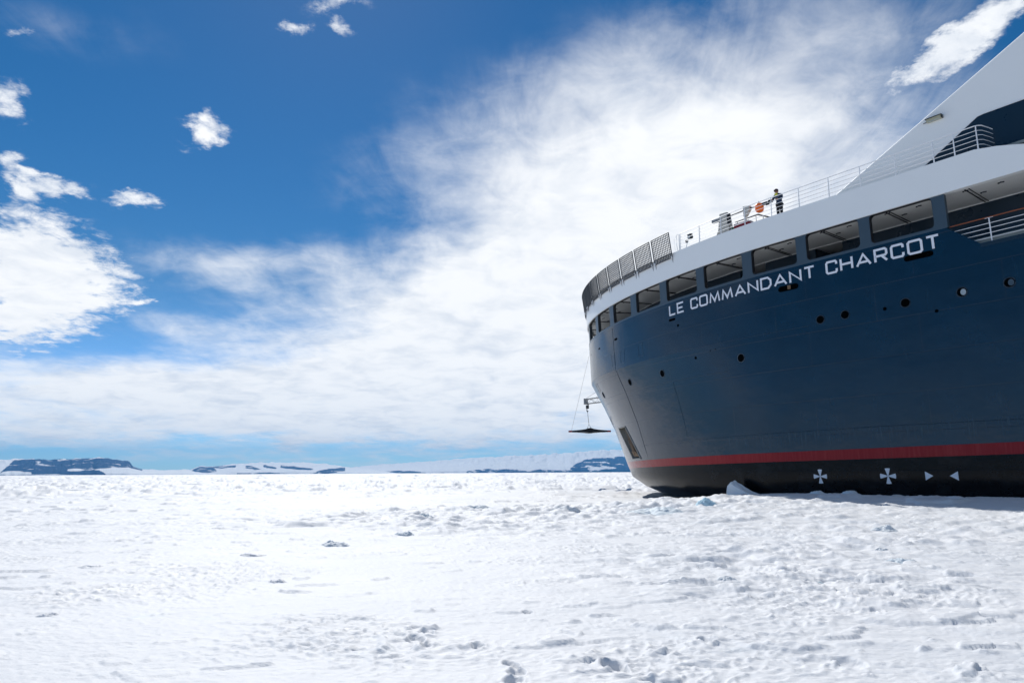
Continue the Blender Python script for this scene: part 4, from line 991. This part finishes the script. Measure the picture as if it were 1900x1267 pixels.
# ------------------------------------------------------------------ ice blocks one can pick out
def ice_block(px, py, size, label, seed, blue=0.0, flat=0.6, z0=0.0, group=None, sharp=False):
    g = ground_at(px, py, z0)
    for _ in range(4):
        zz = float(ice_height(np.array([g[0]]), np.array([g[1]]))[0]); g = ground_at(px, py, zz)
    nr, na = 26, 64; rho = (np.arange(1, nr + 1) / nr)[:, None]; ph = (np.arange(na) / na * 2 * math.pi)[None]
    ux, uy = rho * np.cos(ph), rho * np.sin(ph)
    edge = 1 + 0.22 * fbm(np.cos(ph) * 1.4 + seed, np.sin(ph) * 1.4 + seed * 2, 3)
    hgt = np.clip(1 - (rho ** 2.2), 0, 1) ** 1.2 * (0.62 + 0.45 * fbm(ux * 1.6 + seed, uy * 1.6, 3)) + 0.16 * np.abs(perlin(ux * 5 + seed, uy * 5)) * (rho < 0.9) + 0.07 * perlin(ux * 11, uy * 11 + seed)
    hgt = hgt * (1 + 0.25 * ux * math.cos(seed)) - 0.35 * (rho ** 6)
    Q = np.stack([ux * edge * size, uy * edge * size * 0.7, hgt * size * flat * 1.25], -1).reshape(-1, 3)
    V_ = np.vstack([Q, [[0, 0, float(hgt[0].mean()) * size * flat * 1.25]]])
    rz_ = 0.3 * math.sin(seed * 3); wx = g[0] + V_[:, 0] * math.cos(rz_) - V_[:, 1] * math.sin(rz_); wy = g[1] + V_[:, 0] * math.sin(rz_) + V_[:, 1] * math.cos(rz_)
    V_[:, 2] += ice_height(wx, wy, False) - g[2]; ct = len(V_) - 1
    fs = [(i * na + k, i * na + (k + 1) % na, (i + 1) * na + (k + 1) % na, (i + 1) * na + k) for i in range(nr - 1) for k in range(na)] + [(ct, (k + 1) % na, k) for k in range(na)]
    me = bpy.data.meshes.new('ice_block'); me.from_pydata(V_.tolist(), [], [f[::-1] for f in fs]); me.update()
    if me.polygons[10].normal.z < 0: me.flip_normals()
    at = me.attributes.new('ice', 'FLOAT', 'POINT'); at.data.foreach_set('value', np.full(len(V_), blue, np.float32))
    me.materials.append(MATS['snow']); me.polygons.foreach_set('use_smooth', [not sharp] * len(me.polygons))
    o = bpy.data.objects.new('ice_block', me); C.objects.link(o); o.location = (g[0], g[1], g[2] - 0.01); o.rotation_euler = (0, 0, 0.3 * math.sin(seed * 3))
    tag(o, label, 'ice', group); return o
BL = [(168, 1052, .20, 'long rounded snow lump with a ridge trailing right, far left of the foreground', 1.1, 0, .35), (88, 1141, .10, 'crumbly small snow lump nearest the left edge', 2.2, 0, .5), (622, 1011, .30, 'broad drifted snow mound left of the picture centre', 3.7, .1, .45),
      (516, 1079, .13, 'knobbly snow clod alone on smooth snow, below the broad mound', 4.1, 0, .55), (470, 1031, .22, 'low snow hump left of the broad mound', 5.0, 0, .35), (405, 982, .32, 'flat snow hump farther off in the left half', 6.4, 0, .3),
      (750, 992, .24, 'rough ice clod at the left end of the rubble', 7.7, .2, .6), (778, 965, .5, 'tilted chunk in the middle of the rubble line', 8.3, .25, .5), (880, 948, .75, 'long tilted pale slab in the rubble', 9.9, .2, .32), (1060, 942, .5, 'smooth hump above the rubble line', 10.2, .1, .35),
      (1310, 950, .34, 'pale blue translucent ice lump standing alone in front of the bow', 11.8, .95, .8), (1210, 946, .9, 'long flat slab with a shaded face in front of the bow', 12.6, .3, .22),
      (1640, 974, .33, 'snow clod highest on the right-hand pressure ridge', 13.1, .15, .5), (1672, 1042, .24, 'shaded clod on the right-hand ridge with a blue foot', 14.4, .3, .5), (1635, 1020, .14, 'small clod just left of the shaded one on the ridge', 15.6, .1, .6),
      (1528, 1081, .11, 'bluish chip in the snow near the right centre', 16.0, .6, .6), (1350, 1072, .15, 'low crust ledge right of the centre foreground', 17.5, .1, .35)]
for b in BL: ice_block(b[0], b[1], b[2] * 1.45, b[3], b[4], b[5], b[6] * 0.5)
# upright pieces against the hull
def hull_ice(s, out, size, label, kind):
    q = HP(s, 0.5); n = HN(s, 1.5); n[2] = 0; n /= np.linalg.norm(n); w = ship_to_world(q + n * out)
    z = float(ice_height(np.array([w[0]]), np.array([w[1]]))[0])
    m = MB(); t = Vector((ship_to_world(HP(s - .5, .5)) - ship_to_world(HP(s + .5, .5))).tolist()).normalized(); nn = Vector((_p * n[1] + _d * n[0]).tolist())
    random.seed(int(size * 100) + int(s * 10))
    if kind == 'fin': prof = [(-.66, -.4), (-.63, .1), (-.56, .45), (-.50, .70), (-.38, .84), (-.27, .86), (-.12, .74), (.12, .62), (.4, .47), (.7, .30), (1.05, .19), (1.5, .08), (1.55, -.4)]
    else: prof = [(-1.1, -.3), (-1.0, 0.0), (-.8, .12), (-.62, .17), (-.55, .34), (-.30, .33), (-.12, .42), (.1, .36), (.22, .44), (.42, .30), (.6, .16), (.9, .04), (1.1, -.3)]
    lay = 5; vs = []
    for k in range(lay):
        f = k / (lay - 1); sc_ = 1 - 0.22 * abs(f - 0.4) * 2 + 0.06 * math.sin(k * 2.3)
        for (x, h) in prof:
            j = 0.05 * (random.random() - .5); vs.append((t * (x * size + j) + nn * ((f - .5) * size * (0.55 if kind == 'fin' else .9)) + Vector((0, 0, h * size * (sc_ if h > 0 else 1) + j * .6)))[:])
    n_ = len(prof); fs = [(k * n_ + i, k * n_ + i + 1, (k + 1) * n_ + i + 1, (k + 1) * n_ + i) for k in range(lay - 1) for i in range(n_ - 1)] + [tuple(range(n_)), tuple(range((lay - 1) * n_, lay * n_))[::-1]]
    m.add(vs, fs); o = m.build('ice_block', 'snow', None, loc=(w[0], w[1], z))
    at = o.data.attributes.new('ice', 'FLOAT', 'POINT'); at.data.foreach_set('value', [0.12] * len(o.data.vertices)); tag(o, label, 'ice'); return o
hull_ice(3.35, 0.75, 1.0, 'pointed upright ice fin standing against the black hull', 'fin')
hull_ice(-1.65, 0.4, 0.42, 'small crumbled ice heap against the hull below the left cross mark', 'heap')
hull_ice(-3.3, 0.45, 0.44, 'low rounded ice heap against the hull between the two cross marks', 'heap')

# ------------------------------------------------------------------ air between here and the far land
def haze():
    m = bpy.data.materials.new('haze'); m.use_nodes = True; N = NT(m.node_tree)
    v = N.n('ShaderNodeVolumePrincipled', ins={'Color': (0.10, 0.50, 1.0, 1), 'Density': 4.0e-5, 'Anisotropy': 0.0})
    N.t.links.new(v.outputs[0], N.n('ShaderNodeOutputMaterial').inputs['Volume'])
    mb = MB(); mb.box((0, 0, 348.5), (40000, 40000, 705)); MATS['haze'] = m
    o = mb.build('haze', 'haze'); tag(o, kind='stuff')
HAZE = True
if HAZE: haze()
